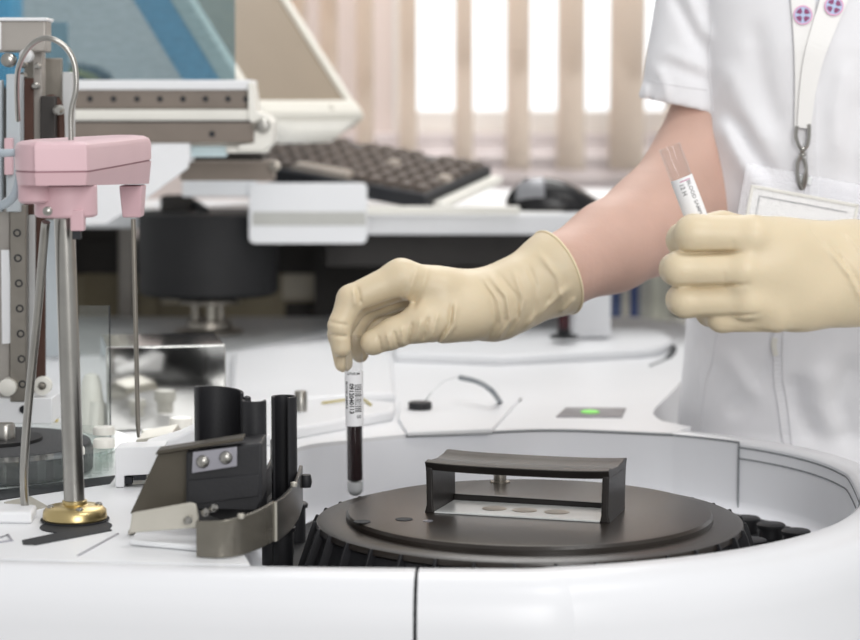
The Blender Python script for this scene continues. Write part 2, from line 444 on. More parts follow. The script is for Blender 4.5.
ridges(fl, [(px(p, 1.985), w, a*1.5) for p, w, a in folds], .0)
thumbf = [([(379, 332), (383, 349)], .0011, -.0008), ([(387, 328), (392, 348)], .0012, .0007), ([(394, 326), (400, 346)], .0012, -.0009), ([(402, 322), (404, 344)], .0013, .0008),
          ([(413, 318), (409, 342)], .0013, -.0010), ([(421, 315), (416, 340)], .0014, .0009), ([(429, 312), (423, 338)], .0014, -.0010), ([(438, 310), (431, 338)], .0014, .0008),
          ([(456, 300), (454, 322), (440, 343)], .0018, .0009), ([(452, 300), (449, 322), (436, 343)], .0014, -.0010),
          ([(418, 266), (411, 286), (405, 300)], .0024, .0010), ([(428, 268), (421, 290), (412, 308)], .0022, -.0008),
          ([(358, 284), (362, 302)], .0013, -.0010), ([(354, 286), (357, 304)], .0014, .0007), ([(329, 318), (350, 322)], .0012, -.0006), ([(330, 331), (349, 333)], .0011, -.0007)]
ridges(fl, [(px(p, 1.945), w*1.1, a*2.6) for p, w, a in thumbf], .0)
carve(fl, TUBE_T, TUBE_B, TUBE_R + .0002)
cut(fl, rim_c, rim_n)
R_GLOVE = nets(fl, 2)
R_BEAD = rim_ring(r_palm + r_cuff, rim_c, rim_n, .012)
# ---- left hand (a loose fist around the second tube), gloved
l_index = [J(752, 236, 1.603, 20.5), J(694, 234, 1.606, 19.3), J(684, 240, 1.630, 17), J(700, 246, 1.652, 14)]
l_mid = [J(744, 270, 1.600, 18.5), J(681, 269, 1.606, 18), J(676, 269, 1.634, 16), J(705, 270, 1.656, 14)]
l_ring = [J(748, 301, 1.603, 17), J(686, 301, 1.611, 16.3), J(682, 300, 1.636, 15.5), J(712, 298, 1.656, 13)]
l_pinky = [J(776, 313, 1.612, 19.5), J(722, 317.5, 1.616, 14.5), J(709, 313, 1.638, 12.5), J(728, 308, 1.656, 11)]
l_thumb = [J(694, 226, 1.6505, 11.5), J(722, 226, 1.657, 14), J(766, 236, 1.664, 18), J(830, 256, 1.664, 28)]
l_palm = [(l_index[0][0], P(850, 259, 1.645), 21*S(1.6), 37*S(1.64)), (l_mid[0][0], P(850, 268, 1.645), 21*S(1.6), 40*S(1.64)),
          (l_ring[0][0], P(850, 280, 1.645), 20*S(1.6), 40*S(1.64)), (l_pinky[0][0], P(850, 289, 1.645), 19.5*S(1.6), 37*S(1.64)),
          (P(775, 262, 1.622), P(800, 290, 1.628), 38*S(1.62), 36*S(1.62))]
lrim_c = P(965, 268, 1.725); lrim_n = (P(985, 266, 1.74) - P(880, 272, 1.66)).normalized()
l_cuff = chain([J(850, 272, 1.647, 46), J(890, 272, 1.665, 47), J(965, 268, 1.725, 54), J(990, 266, 1.745, 56)])
fl = glove_field((P(645, 270, 1.6).x, 1.565, P(700, 352, 1.6).z), (P(1015, 270, 1.74).x, 1.80, P(700, 196, 1.7).z), .00122, l_palm + l_cuff,
                 [(chain(l_index), .004, .003), (chain(l_mid), .004, .003), (chain(l_ring), .004, .003), (chain(l_pinky), .004, .003), (chain(l_thumb), .006, .008)])
lf = [([(676, 252.5), (704, 252), (740, 250)], .0013, -.0026), ([(672, 285.5), (704, 284.8), (746, 282)], .0013, -.0026), ([(688, 317.5), (716, 316), (756, 312)], .0012, -.0022),
      ([(836, 215), (850, 238), (866, 262)], .0016, .0012), ([(822, 243), (846, 274), (862, 304)], .0018, .0014), ([(826, 241), (850, 272), (866, 300)], .0014, -.0010),
      ([(805, 226), (822, 246)], .0016, -.0006), ([(742, 326), (770, 330), (800, 329)], .0014, -.0006),
      ([(727, 238), (729, 250)], .0014, -.0006), ([(718, 268), (720, 284)], .0016, -.0006), ([(870, 220), (878, 270), (872, 325)], .0022, .0012)]
ridges(fl, [(px(p, 1.607), w, a*1.2) for p, w, a in lf[:3]], .0)
ridges(fl, [(px(p, 1.62), w, a*1.3) for p, w, a in lf[3:]], .0)
carve(fl, LT_A, LT_B, LT_R + .0005)
cut(fl, lrim_c, lrim_n)
L_GLOVE = nets(fl, 2)
L_BEAD = rim_ring(l_palm + l_cuff, lrim_c, lrim_n, .012)
# ---- the body: one continuous skin surface
def prof(z, tab): return np.interp(z, [t[0] for t in tab], [t[1] for t in tab])
TA = [(-1.2, .155), (-.6, .155), (-.33, .150), (-.244, .146), (-.11, .152), (-.01, .144), (.06, .147), (.13, .150), (.17, .135), (.21, .085), (.25, .06)]
TB = [(-1.2, .15), (-.6, .14), (-.33, .122), (-.2, .126), (-.1, .128), (.05, .122), (.13, .105), (.2, .075), (.25, .06)]
TY = [(-1.2, 2.29), (-.6, 2.285), (-.33, 2.272), (-.24, 2.245), (-.15, 2.215), (-.05, 2.20), (.1, 2.195), (.25, 2.21)]
TX = .411
def torso(g, shrink, n=2.8):
    X, Y, Zz = g; z = Zz.ravel() - H
    a = (prof(z, TA) - shrink)[None, None, :]; b = (prof(z, TB) - shrink)[None, None, :]; c = prof(z, TY)[None, None, :]
    q = ((np.abs(X - TX) / a) ** n + (np.abs(Y - c) / b) ** n) ** (1 / n)
    return (q - 1) * np.minimum(a, b) * .9
def thin(caps, d): return [(a, b, max(.002, ra - d), max(.002, rb - d)) for a, b, ra, rb in caps]
fl = Field((-.12, 1.56, 0.0), (.80, 2.45, 1.80), .0062)
sl = fl.sub((.1, 2.0, H-.62), (.75, 2.45, H+.25)); g = fl.grid(sl)
fl.F[sl] = np.maximum(torso(g, .014), np.maximum(g[2] - (H + .24), (H - .58) - g[2]))
r_arm = chain([J(712, -20, 2.195, 43), J(715, 108, 2.188, 35.5), J(690, 214, 2.152, 45), J(654, 223, 2.105, 51), J(610, 247, 2.052, 45), J(557, 273, 2.0, 36), J(497, 301, 1.975, 26)])
add_caps(fl, r_arm, .012, kb=.015)
add_caps(fl, chain([J(672, 198, 2.135, 46), J(702, 135, 2.178, 38)]), .01, kb=.02)
l_arm = chain([(Vector((.545, 2.195, H+.12)), .045), (Vector((.60, 2.17, H-.02)), .038), (Vector((.585, 2.06, H-.155)), .040), (Vector((.50, 1.86, H-.15)), .040), (P(965, 268, 1.725), .034), (P(880, 272, 1.664), .026)])
add_caps(fl, l_arm, .012, kb=.015)
for caps in (r_palm, l_palm): add_caps(fl, thin(caps, .007), .012, kb=.01)
for f in (r_index, r_mid, r_ring, r_pinky, r_thumb, l_index, l_mid, l_ring, l_pinky, l_thumb): add_caps(fl, thin(chain(f), .0045), .004, kb=.004)
NK = Vector((TX, 2.2, H+.20))
add_caps(fl, [(NK, Vector((TX-.01, 2.175, H+.32)), .062, .055)], .01, kb=.03)              # neck
HC = Vector((TX-.015, 2.15, H+.43))
sl = fl.sub((HC.x-.13, HC.y-.16, HC.z-.18), (HC.x+.13, HC.y+.16, H+.56)); g = fl.grid(sl)
hd = smin(dell(g, HC + Vector((0, .01, .02)), (.076, .095, .095)), dell(g, HC + Vector((0, -.025, -.055)), (.055, .065, .075)), .03)
hd = smin(hd, dcap(g, HC + Vector((0, -.088, .0)), HC + Vector((0, -.104, -.035)), .009, .013), .012)   # nose
for sx in (-1, 1):
    hd = np.maximum(hd, -dell(g, HC + Vector((sx*.032, -.098, .005)), (.017, .014, .011)))         # eye sockets
    hd = smin(hd, dell(g, HC + Vector((sx*.032, -.080, .005)), (.013, .012, .011)), .003)           # eyeballs
    hd = smin(hd, dell(g, HC + Vector((sx*.078, .01, -.01)), (.010, .022, .033)), .008)             # ears
hd = smin(hd, dell(g, HC + Vector((0, -.082, -.065)), (.025, .012, .009)), .006)                    # lips
fl.F[sl] = smin(fl.F[sl], hd, .02)
for sx in (-1, 1):                                                                                   # legs and feet
    add_caps(fl, chain([(Vector((TX+sx*.072, 2.29, H-.52)), .074), (Vector((TX+sx*.075, 2.28, H-.80)), .052), (Vector((TX+sx*.085, 2.30, H-1.16)), .038), (Vector((TX+sx*.088, 2.30, .035)), .034)]), .02, kb=.03)
    add_caps(fl, [(Vector((TX+sx*.088, 2.36, .035)), Vector((TX+sx*.096, 2.22, .028)), .034, .026)], .02, kb=.02)
for a_, b_, r_ in ((TUBE_T, TUBE_B, TUBE_R), (LT_A, LT_B, LT_R)):
    sl = fl.sub(np.minimum(a_, b_) - .03, np.maximum(a_, b_) + .03); fl.F[sl] = np.maximum(fl.F[sl], .007 - dcap(fl.grid(sl), a_, b_, r_, r_))
vs, _, qs = nets(fl, 2)
person = obj('person', (vs, [], qs), M['skin'], smooth=True, ang=180)
sd = person.modifiers.new('smooth', 'SUBSURF'); sd.levels = 1; sd.render_levels = 1
tag(person, 'person in a white short sleeved coat lowering a blood tube with a gloved hand', 'person')
g1 = obj('glove', R_GLOVE, M['glove'], person, ang=180, label='cream latex glove on the hand lowering the blood tube')
b = BM(); tube(b, R_BEAD + R_BEAD[:1], .0013, 10, False); obj('cuff_bead', b, M['bead'], g1, ang=180)
g2 = obj('glove', L_GLOVE, M['glove'], person, ang=180, label='cream latex glove on the hand held before the chest')
b = BM(); tube(b, L_BEAD + L_BEAD[:1], .0013, 10, False); obj('cuff_bead', b, M['bead'], g2, ang=180)
# ---- the white coat
fl = Field((.15, 2.0, H-.56), (.73, 2.45, H+.27), .0034)
g = fl.grid((slice(None),) * 3)
F = np.maximum(torso(g, 0), g[2] - (H + .235))
def sleeve(a, b, ra, rb, hp, hn):
    d = dcap(g, a, b, ra, rb)
    X, Y, Zz = g; pl = (X-hp[0])*hn[0] + (Y-hp[1])*hn[1] + (Zz-hp[2])*hn[2]
    inner = np.maximum(dcap(g, a, b, ra-.010, rb-.010), -pl - .03)
    return np.maximum(np.maximum(d, pl), -inner)
hp = P(672, 104.5, 2.185); hn = Vector((-.21, .02, -.97)).normalized()
sR = sleeve(P(709, -48, 2.195), P(686, 132, 2.188), 45*S(2.19), 51*S(2.19), hp, hn)
sL = sleeve(Vector((.545, 2.195, H+.12)), Vector((.61, 2.165, H-.06)), .052, .056, Vector((.605, 2.168, H-.02)), Vector((.2, -.15, -.97)).normalized())
F = smin(smin(F, sR, .004), sL, .004)
fl.F = F.astype(np.float32)
cf = [([(713, 118), (730, 155), (752, 190)], .009, .0045), ([(724, 112), (742, 150), (765, 182)], .007, -.004), ([(716, 60), (735, 110), (760, 150)], .010, .003), ([(745, 20), (752, 80), (770, 140)], .010, -.003),
      ([(830, 60), (820, 110), (822, 160)], .008, .003), ([(850, 90), (838, 140), (835, 190)], .010, -.003),
      ([(673, -10), (688, 25), (701, 52)], .006, -.006), ([(682, -10), (696, 22), (706, 46)], .006, .004), ([(664, 60), (680, 70), (706, 82)], .006, -.003), ([(660, 52), (682, 60), (706, 70)], .006, .003),
      ([(646, 70), (652, 88), (650, 100)], .005, -.002), ([(656, 66), (664, 84), (666, 100)], .004, .004), ([(648, 84), (643, 102)], .003, .003),
      ([(719, 345), (742, 380), (760, 400)], .009, .003), ([(790, 370), (795, 405), (815, 440)], .010, -.006), ([(812, 360), (818, 400), (840, 440)], .012, .005), ([(730, 420), (750, 390), (770, 350)], .010, -.003),
      ([(850, 350), (835, 400), (850, 450)], .012, -.005), ([(705, 350), (700, 400), (692, 440)], .004, .0015)]
ridges(fl, [(px(p, 2.16), w, a*(1.25 if p[0][0] > 700 else 1)) for p, w, a in cf], .04)
vs, _, qs = nets(fl, 2)
coat = obj('coat', (vs, [], qs), M['fabric'], person, ang=180, label='white short sleeved cotton coat')
bvh = BVHTree.FromPolygons([Vector(v) for v in vs], qs)
O = Vector((0, 0, H))
def on_coat(px_, py_, off=.001):
    d = ray(px_, py_).normalized(); hit, n, i, t = bvh.ray_cast(O, d)
    if hit is None:
        hit, n, i, t = bvh.find_nearest(P(px_, py_, 2.14))
    return hit - d * off
def coat_strip(bm, pts, w0, w1, off, th=.0006, k=6):
    """a flat band lying on the coat, following pixel points; w in pixels"""
    pts = spline([Vector((a, b, 0)) for a, b in pts], k); n = len(pts); L = []; R = []
    for i, p in enumerate(pts):
        t = pts[min(i+1, n-1)] - pts[max(i-1, 0)]; t.normalize(); o = Vector((-t.y, t.x, 0)); w = w0 + (w1-w0)*i/(n-1)
        L.append(p + o*w/2); R.append(p - o*w/2)
    for i in range(n-1):
        f = [on_coat(q.x, q.y, off) for q in (L[i], L[i+1], R[i+1], R[i])]
        back = [q + Vector((0, th, 0)) for q in f]
        hexa(bm, back + f)
def coat_cord(bm, pts, r, off=0, k=6): tube(bm, [on_coat(p.x, p.y, off) for p in spline([Vector((a, b, 0)) for a, b in pts], k)], r, 6)
b = BM(); coat_cord(b, [(717, 332), (712, 363), (706, 384), (700, 432), (697, 450)], .0009); obj('seam', b, M['fabricseam'], coat)
b = BM(); coat_strip(b, [(777, 325), (778, 350), (778, 376), (782, 403), (788, 448)], 9, 9, .0022, .0015); obj('placket', b, M['fabric'], coat, bevel=.0005)
b = BM(); coat_cord(b, [(783, 330), (783, 376), (787, 403), (792, 446)], .0007, .003); obj('seam', b, M['fabricseam'], coat)
b = BM(); coat_strip(b, [(775, 338), (774, 346), (776, 356)], 6, 5, .005, .002); obj('button_loop', b, M['offwhite'], coat, bevel=.0006)
b = BM(); coat_cord(b, [(713, 20), (708, 55), (711, 90), (713, 112)], .0007); obj('seam', b, M['fabricseam'], coat)
b = BM(); coat_cord(b, [(640, 78), (660, 83), (685, 87), (707, 90)], .0006); obj('hem_stitch', b, M['fabricseam'], coat)
b = BM(); coat_strip(b, [(812, 60), (812, 110), (812, 150), (814, 200)], 10, 10, .0016, .0012); obj('placket', b, M['fabric'], coat, bevel=.0004)
# trousers, clogs and hair: clothing of the same person
b = BM()
for sx in (-1, 1):
    lathe(b, (TX+sx*.076, 2.29, .07), [(.058, 0), (.06, .2), (.063, .4), (.074, .62), (.076, .66)], 24)
obj('trousers', b, M['trousers'], person)
for sx in (-1, 1):
    b = BM(); X0 = TX + sx*.094
    loft(b, [[Vector((X0 + math.cos(a)*.047*s, 2.30 + math.sin(a)*.135*s, z)) for a in [2*math.pi*i/24 for i in range(24)]] for s, z in ((.96, 0), (1, .02), (1, .05), (.8, .075))])
    obj('clog', b, M['shoe'], person)
b = BM(); lathe(b, HC + Vector((0, .018, -.03)), [(.092, 0), (.096, .04), (.09, .09), (.065, .125), (.02, .143)], 32, a0=-20, a1=200, cap=False)
lathe(b, HC + Vector((0, .012, .075)), [(.096, 0), (.09, .02), (.06, .045), (.01, .056)], 32)
obj('hair', b, M['hair'], person)
# ---- lanyard and badge
lan = thing('lanyard', 'white lanyard with round pink and blue emblems and a steel clip', 'lanyard', on_coat(802, 100))
b = BM(); coat_strip(b, [(801, -40), (803, 0), (804, 30), (804, 60), (803, 90), (801, 128)], 27, 13, .004); obj('strap', b, M['strap'], lan)
b = BM(); coat_strip(b, [(851, -40), (834, 0), (823, 30), (814, 58), (808, 90), (804, 128)], 30, 13, .007); obj('strap', b, M['strap'], lan)
def emblem(cx, cy, r, rot, off):
    def f(x, y):
        a = math.radians(rot); return on_coat(cx + (x*math.cos(a)-y*math.sin(a))*r, cy + (x*math.sin(a)+y*math.cos(a))*r, off)
    def ring(bm, r0, r1, a0, a1, o, n):
        A = [math.radians(a0 + (a1-a0)*i/n) for i in range(n+1)]
        for p, q in zip(A[:-1], A[1:]):
            vs = [f(rr*math.cos(t), rr*math.sin(t)) for rr, t in ((r0, p), (r1, p), (r1, q), (r0, q))]
            bm.faces.new([bm.verts.new(v) for v in vs])
    b = BM(); ring(b, .01, .9, 0, 360, 0, 32); e = obj('emblem', b, M['emblue'], lan, smooth=False)
    off += .0003
    b = BM(); ring(b, .86, 1.0, 0, 360, 0, 32); obj('emblem_ring', b, M['empink'], e, smooth=False)
    for q in range(4):
        b = BM(); ring(b, .26, .74, q*90+16, q*90+74, 0, 8); obj('emblem_quarter', b, M['emmag'], e, smooth=False)
M['emblue'] = mat('pale blue print', '#b9c8e6', .6); M['empink'] = mat('pink print', '#e3a5c8', .6); M['emmag'] = mat('plum print', '#8d4a74', .6)
emblem(803, 15, 9.6, 2, .0052); emblem(834, 6, 9.6, 14, .0085)
CB = on_coat(802, 135, .008)
s = S(CB.y)
def cp(px_, py_, dy=0): q = P(px_, py_, CB.y); q.y += dy; return q
b = BM(); tube(b, spline([cp(797, 126), cp(796, 136), cp(799, 146), cp(803, 149), cp(807, 146), cp(809, 136), cp(809, 124)], 6), .0018, 8); obj('clip', b, M['steel'], lan)
b = BM(); lathe(b, cp(802.5, 157), [(.0012, 0), (.0034, .001), (.0034, .003), (.0022, .004), (.0028, .006), (.0012, .008)], 16)
tube(b, spline([cp(802, 155), cp(798, 162), cp(797.5, 175), cp(800, 186), cp(803, 188), cp(806, 180), cp(806, 168), cp(803.5, 158)], 6), .0019, 8)
tube(b, spline([cp(806, 166, -.002), cp(804, 174, -.003), cp(802, 186, -.002)], 5), .001, 6)
obj('clasp', b, M['steel'], lan)
BR = Matrix.Rotation(math.radians(10.5), 3, 'Y') @ Matrix.Rotation(math.radians(-4), 3, 'X')
BC = cp(800, 222, .0); 
badge = thing('badge_holder', 'clear plastic badge holder with a blank white card hanging from the lanyard', 'badge', BC)
def bq(x, y, z=0): return BC + BR @ Vector((x*s, z, y*s))
b = BM(); box(b, BC + Vector((0, 0, 0)), (127*s, .0016, 96*s), BR); obj('sleeve', b, M['badgeclear'] if 'badgeclear' in M else M['clear'], badge, bevel=.0005)
b = BM(); box(b, bq(0, -7, .0002), (110*s, .0010, 70*s), BR); obj('card', b, M['paper'], badge)
b = BM()
for x0, y0, w, h in ((0, 26.5, 110, 3), (-53.5, -7, 3, 70), (53.5, -7, 3, 70)): box(b, bq(x0, y0, -.0012), (w*s, .0008, h*s), BR)
obj('holder_frame', b, M['offwhite'], badge, bevel=.0003)
b = BM(); box(b, bq(-2, 42, -.0006), (12*s, .0022, 8*s), BR); obj('slot_tab', b, M['tubeclear'], badge, bevel=.0006)
b = BM()
for x0, y0, w, h in ((0, 18, 90, .9), (-45, -10, .9, 56)): box(b, bq(x0, y0, -.0007), (w*s, .0004, h*s), BR)
obj('card_border', b, M['greyink'], badge)
# ---- the two sample tubes
def ring_pt(c, ax, u, v, r, a, h): return c + ax*h + (u*math.cos(a) + v*math.sin(a))*r
def sample_tube(name, label, top, bot, R, lab0, lab1, fill0, fill1, lines, number, barcode, content, group):
    ax = (top - bot); L = ax.length; ax.normalize()
    f = Vector((0, -1, 0)); f = (f - ax*f.dot(ax)).normalized(); u = f.cross(ax) * -1; u.normalize()   # f to the camera, u to the right
    if u.x < 0: u = -u
    t = thing(name, label, 'test tube', bot, group)
    def lat(bm, pr, n=40):
        rings = [[bot + ax*h + (u*math.cos(2*math.pi*i/n) + f*math.sin(2*math.pi*i/n))*max(r, 1e-5) for i in range(n)] for r, h in pr]
        loft(bm, rings, True, False)
    hemi = [(R*math.sin(q), R - R*math.cos(q)) for q in [math.pi/2*i/8 for i in range(9)]]
    wall = .0009; ri = R - wall
    b = BM(); lat(b, hemi + [(R, L)] + [(ri, L), (ri, R)] + [(ri*math.sin(q), R - ri*math.cos(q)) for q in [math.pi/2*(8-i)/8 for i in range(1, 9)]])
    body = obj('tube_wall', b, M['tubeglass'], t, ang=60)
    rc = ri - .0003
    b = BM(); lat(b, [(0.0, fill0)] + [(rc*math.sin(q), fill0 + rc*.35*(1-math.cos(q))) for q in [math.pi/2*i/6 for i in range(1, 7)]] + [(rc, fill1), (0, fill1)])
    obj(content[0], b, content[1], t, ang=60)
    if fill0 > R * .8:
        b = BM(); lat(b, [(rc*math.sin(q)*.99, R - rc*math.cos(q)) for q in [math.pi/2*i/6 for i in range(7)]] + [(rc*.99, fill0*.98), (0, fill0*.98)])
        obj('tube_bottom', b, M['milky'], t, ang=60)
    rl = R + .0002; a0, a1 = math.radians(-20), math.radians(205)
    b = BM(); n = 40
    A = [a0 + (a1-a0)*i/n for i in range(n+1)]
    rings = [[bot + ax*h + (u*math.cos(a) + f*math.sin(a))*r for a in A] for r, h in ((rl-.0001, lab0), (rl, lab0), (rl, lab1), (rl-.0001, lab1))]
    loft(b, rings, False, False)
    lb = obj('tube_label', b, M['label'], t, ang=60)
    def mp(h, w, off=.00012):            # w: distance to the right of the front line, h: height
        a = math.pi/2 - w / R; return bot + ax*h + (u*math.cos(a) + f*math.sin(a))*(R + .0002 + off)
    def down(h0, w0): return lambda x, y: mp(h0 - x, w0 + y)
    def level(h0, w0): return lambda x, y: mp(h0 + y, w0 + x)
    for (s_, size, orient, h0, w0, m) in lines:   # print on the label
        b = BM(); text_bm(b, s_, size, (down if orient == 'down' else level)(h0, w0), size*(.035 if s_[0] == '0' else .025)); obj('print', b, m, lb, smooth=False)
    if barcode:
        h0, h1, w0, w1 = barcode; b = BM(); h = h0; rnd = random.Random(5)
        while h < h1:
            d = rnd.choice((.00035, .0005, .0008)); k = 4
            for i in range(k):
                q = [mp(hh, w0 + (w1-w0)*j/k) for hh, j in ((h, i), (h, i+1), (h+d, i+1), (h+d, i))]
                b.faces.new([b.verts.new(p) for p in q])
            h += d + rnd.choice((.0004, .0006, .0009))
        obj('barcode', b, M['ink'], lb, smooth=False)
    return t
k = S(1.93); hb = lambda y: (497 - y) * k
INK, GI = M['ink'], M['greyink']
sample_tube('sample_tube', 'tall tube of dark blood with a barcode label lowered towards the rotor cover', TUBE_T, TUBE_B, TUBE_R, hb(423.5), hb(368), hb(481), hb(386),
    [('0912040113', .0054, 'down', hb(395.5), -.0022, INK), ('BLOOD SAMPLE', .0034, 'down', hb(392), -.0072, INK), ('LITHIUM', .0030, 'level', hb(370.3), -.0002, INK), ('00', .0042, 'level', hb(414), .0045, GI)],
    None, (hb(409), hb(381), .0006, .0074), ('blood', M['blood']), None)
LL = (LT_A - LT_B).length
sample_tube('sample_tube', 'short white labelled tube with empty clear top held upright in the fist', LT_A, LT_B - (LT_A-LT_B).normalized()*.004, LT_R, .004, LL - .0205, .006, LL*.5,
    [('BLOOD SAMPLE', .0042, 'down', LL*.47, .0032, GI), ('12 H', .0046, 'down', LL*.60, -.0026, GI), ('-----', .0050, 'level', LL - .0225, .0012, M['pinkink'])],
    None, None, ('gel', M['serum']), None)
# ================================================================== THE ANALYZER
def V(x, y, z): return Vector((x, y, z))
def zz(p, z): return Vector((p.x, p.y, z))
ana = thing('laboratory_analyzer', 'large white laboratory analyzer with a round rotor well at the front', 'analyzer', V(0, 1.9, 0))
cA, rA = V(.014, 1.835, RZ), .343
cB, rB = V(.105, 1.886, RZ), .259
F_left = [V(-.95, 1.60, RZ), V(-.60, 1.555, RZ), V(-.31, 1.524, RZ), V(-.125, 1.502, RZ)]
arcA = [cA + V(math.cos(math.radians(a)), math.sin(math.radians(a)), 0) * rA for a in range(-84, -1, 6)]
arcB = [cB + V(math.cos(math.radians(a)), math.sin(math.radians(a)), 0) * rB for a in range(0, 66, 6)]
lip = spline(F_left + arcA + arcB, 5)
iW = min(range(len(lip)), key=lambda i: abs(lip[i].x + .135))
JN = lip[-1]
WALLB = spline([JN, Z(560, 428.5), Z(480, 431), Z(406, 434.5), Z(350, 440), Z(300, 447), Z(262, 470), Z(245, 500), Z(240, 540), lip[iW]], 5)
iS = min(range(len(lip)), key=lambda i: abs(lip[i].x - Z(418, 567).x) + (lip[i].y > 1.7) * 9)
pr = [(-.0005, -.30), (-.0005, -.006), (.001, -.002), (.005, 0), (.020, -.0005), (.030, -.004), (.038, -.011), (.043, -.022), (.045, -.036), (.047, -.30), (.047, -RZ)]
b = BM(); sweep(b, lip[:iS+1], pr); obj('front_panel', b, M['panel'], ana, ang=50, label='white front panel left of the vertical seam')
g_ = (lip[iS+1] - lip[iS]).normalized() * .0022
b = BM(); sweep(b, [lip[iS] + g_] + lip[iS+1:], pr); obj('front_panel', b, M['panel'], ana, ang=50, label='white front panel curving round the rotor well')
b = BM(); sweep(b, [lip[iS-1] + (lip[iS]-lip[iS-1])*.3, lip[iS] + g_*3], [(a-.004, h-.003) for a, h in pr]); obj('panel_seam', b, M['gap'], ana, ang=50)
# deck block, with the well left free
deck = [zz(p, RZ) for p in lip[:iW]] + [zz(p, RZ) for p in WALLB[::-1]]
jo = cB + V(math.cos(math.radians(60)), math.sin(math.radians(60)), 0) * (rB + .046)
deck += [jo] + spline([Z(662, 421), Z(653, 412), Z(668, 396), Z(682, 380), Z(691, 360), Z(695, 345), Z(697, 332), Z(694, 324)], 4)
deck += [V(.30, 3.26, RZ), V(-.95, 3.26, RZ)]
b = BM(); prism(b, deck, V(0, 0, -RZ)); obj('deck', b, M['white'], ana, ang=30)
# well: liner, floor and the dark joint lines
well = [zz(p, RZ) for p in lip[iW:]] + [zz(p, RZ) for p in WALLB[1:-1]]
ZF = RZ - .068
def inset(poly, d):
    out = []; n = len(poly)
    for i in range(n):
        t = (poly[(i+1) % n] - poly[i-1]); t.z = 0; t.normalize(); out.append(poly[i] + V(-t.y, t.x, 0) * d)
    return out
b = BM(); rings = []
for d, h in ((.0012, -.0035), (.0012, -.058), (.003, -.064), (.008, -.0672), (.013, -.068)): rings.append([zz(p, RZ + h) for p in inset(well, d)])
loft(b, rings, True, False); obj('well_liner', b, M['wellwall'], ana, ang=60)
b = BM(); prism(b, [zz(p, ZF) for p in inset(well, .011)], V(0, 0, -.02)); obj('well_floor', b, M['blacksoft'], ana)
def gasket(bm, path, d, h, w=.0009, t=.0016):
    sweep(bm, [p + V(0, 0, h) for p in path], [(d, 0), (d, -t), (d - w, -t), (d - w, 0)], True)
i740 = min(range(len(lip)), key=lambda i: (lip[i].y < 1.95) * 9 + abs(lip[i].x - Z(740, 441).x))
b = BM(); gasket(b, WALLB[:WALLB.index(min(WALLB, key=lambda p: (p - Z(406, 434.5)).length)) + 1], -.0006, -.0012)
gasket(b, lip[i740:], -.0006, -.0012)
gasket(b, lip[iS+14:i740+1], -.0006, -.006, .0009, .0013)
gasket(b, lip[iS+14:i740+1], -.0010, -.0165, .0009, .0011)
q = lip[i740]; box(b, V(q.x - .0014, q.y - .0014, RZ - .036), (.0010, .003, .066))
obj('well_joint', b, M['joint'], ana)
# raised rear ledges and lids on the deck
b = BM()
zl = RZ + .011
pl = [Z(250, 452), Z(300, 443.5), Z(350, 436.5), Z(392, 428), Z(394, 421), Z(300, 408), Z(258, 413)]
ledge = [Z(254, 438, zl), Z(300, 427, zl), Z(350, 418, zl), Z(393, 410, zl), Z(396, 402, zl), Z(330, 396, zl), Z(262, 405, zl)]
loft(b, [[zz(p, RZ - .001) for p in ledge], ledge]); obj('deck_ledge', b, M['white'], ana, bevel=.003)
b = BM(); zl = RZ + .004
pan = [Z(407, 431.5, zl), Z(492, 428.5, zl), Z(519, 399, zl), Z(470, 393, zl), Z(400, 400, zl), Z(398, 418, zl)]
loft(b, [[zz(p, RZ - .001) for p in pan], pan]); obj('deck_panel', b, M['white'], ana, bevel=.0015)
b = BM(); tube(b, [Z(493, 430, RZ), Z(521, 399, RZ)], .0013, 6); obj('panel_seam', b, M['gap'], ana)
b = BM(); zl = RZ + .012
lid = [Z(395, 352, zl), Z(500, 356, zl), Z(640, 349, zl), Z(662, 346, zl), Z(672, 338, zl), Z(662, 331, zl), Z(640, 328, zl), Z(395, 330, zl)]
lid = spline(lid[2:6], 4) + lid[6:] + lid[:2]
loft(b, [[zz(p, RZ - .001) for p in lid], lid]); obj('raised_lid', b, M['white'], ana, bevel=.004)
b = BM(); tube(b, spline([Z(650, 366), Z(668, 358), Z(674, 349), Z(668, 342)], 6), [.0015]*6 + [.004]*8 + [.002]*5, 6); obj('lid_groove', b, M['gap'], ana)
b = BM(); zl = RZ + .012
hump = [Z(230, 403, zl), Z(330, 396, zl), Z(396, 392, zl), Z(392, 352, zl), Z(330, 340, zl), Z(232, 352, zl)]
loft(b, [[zz(p, RZ - .001) for p in hump], hump]); obj('raised_lid', b, M['white'], ana, bevel=.006)
b = BM(); gs = [Z(-60, 360), Z(228, 352), Z(326, 334), Z(480, 331), Z(480, 320), V(-.95, 3.25, RZ), V(-.95, 2.8, RZ)]
loft(b, [[zz(p, RZ - .001) for p in gs], [zz(p, RZ + .003) for p in gs]]); obj('grey_deck', b, M['graydeck'], ana)
# status lamp plate
b = BM(); prism(b, [Z(556, 417.5), Z(622, 418), Z(626, 409), Z(566, 408.5)], V(0, 0, .0012)); lp = obj('lamp_plate', b, M['lampplate'], ana, label='grey plate with the lit green lamp')
b = BM(); c = Z(590, 413.3); lathe(b, c + V(0, 0, .001), [(.0095, 0), (.0095, .0012), (.007, .0020), (.001, .0023)], 28); obj('status_lamp', b, M['green'], lp)
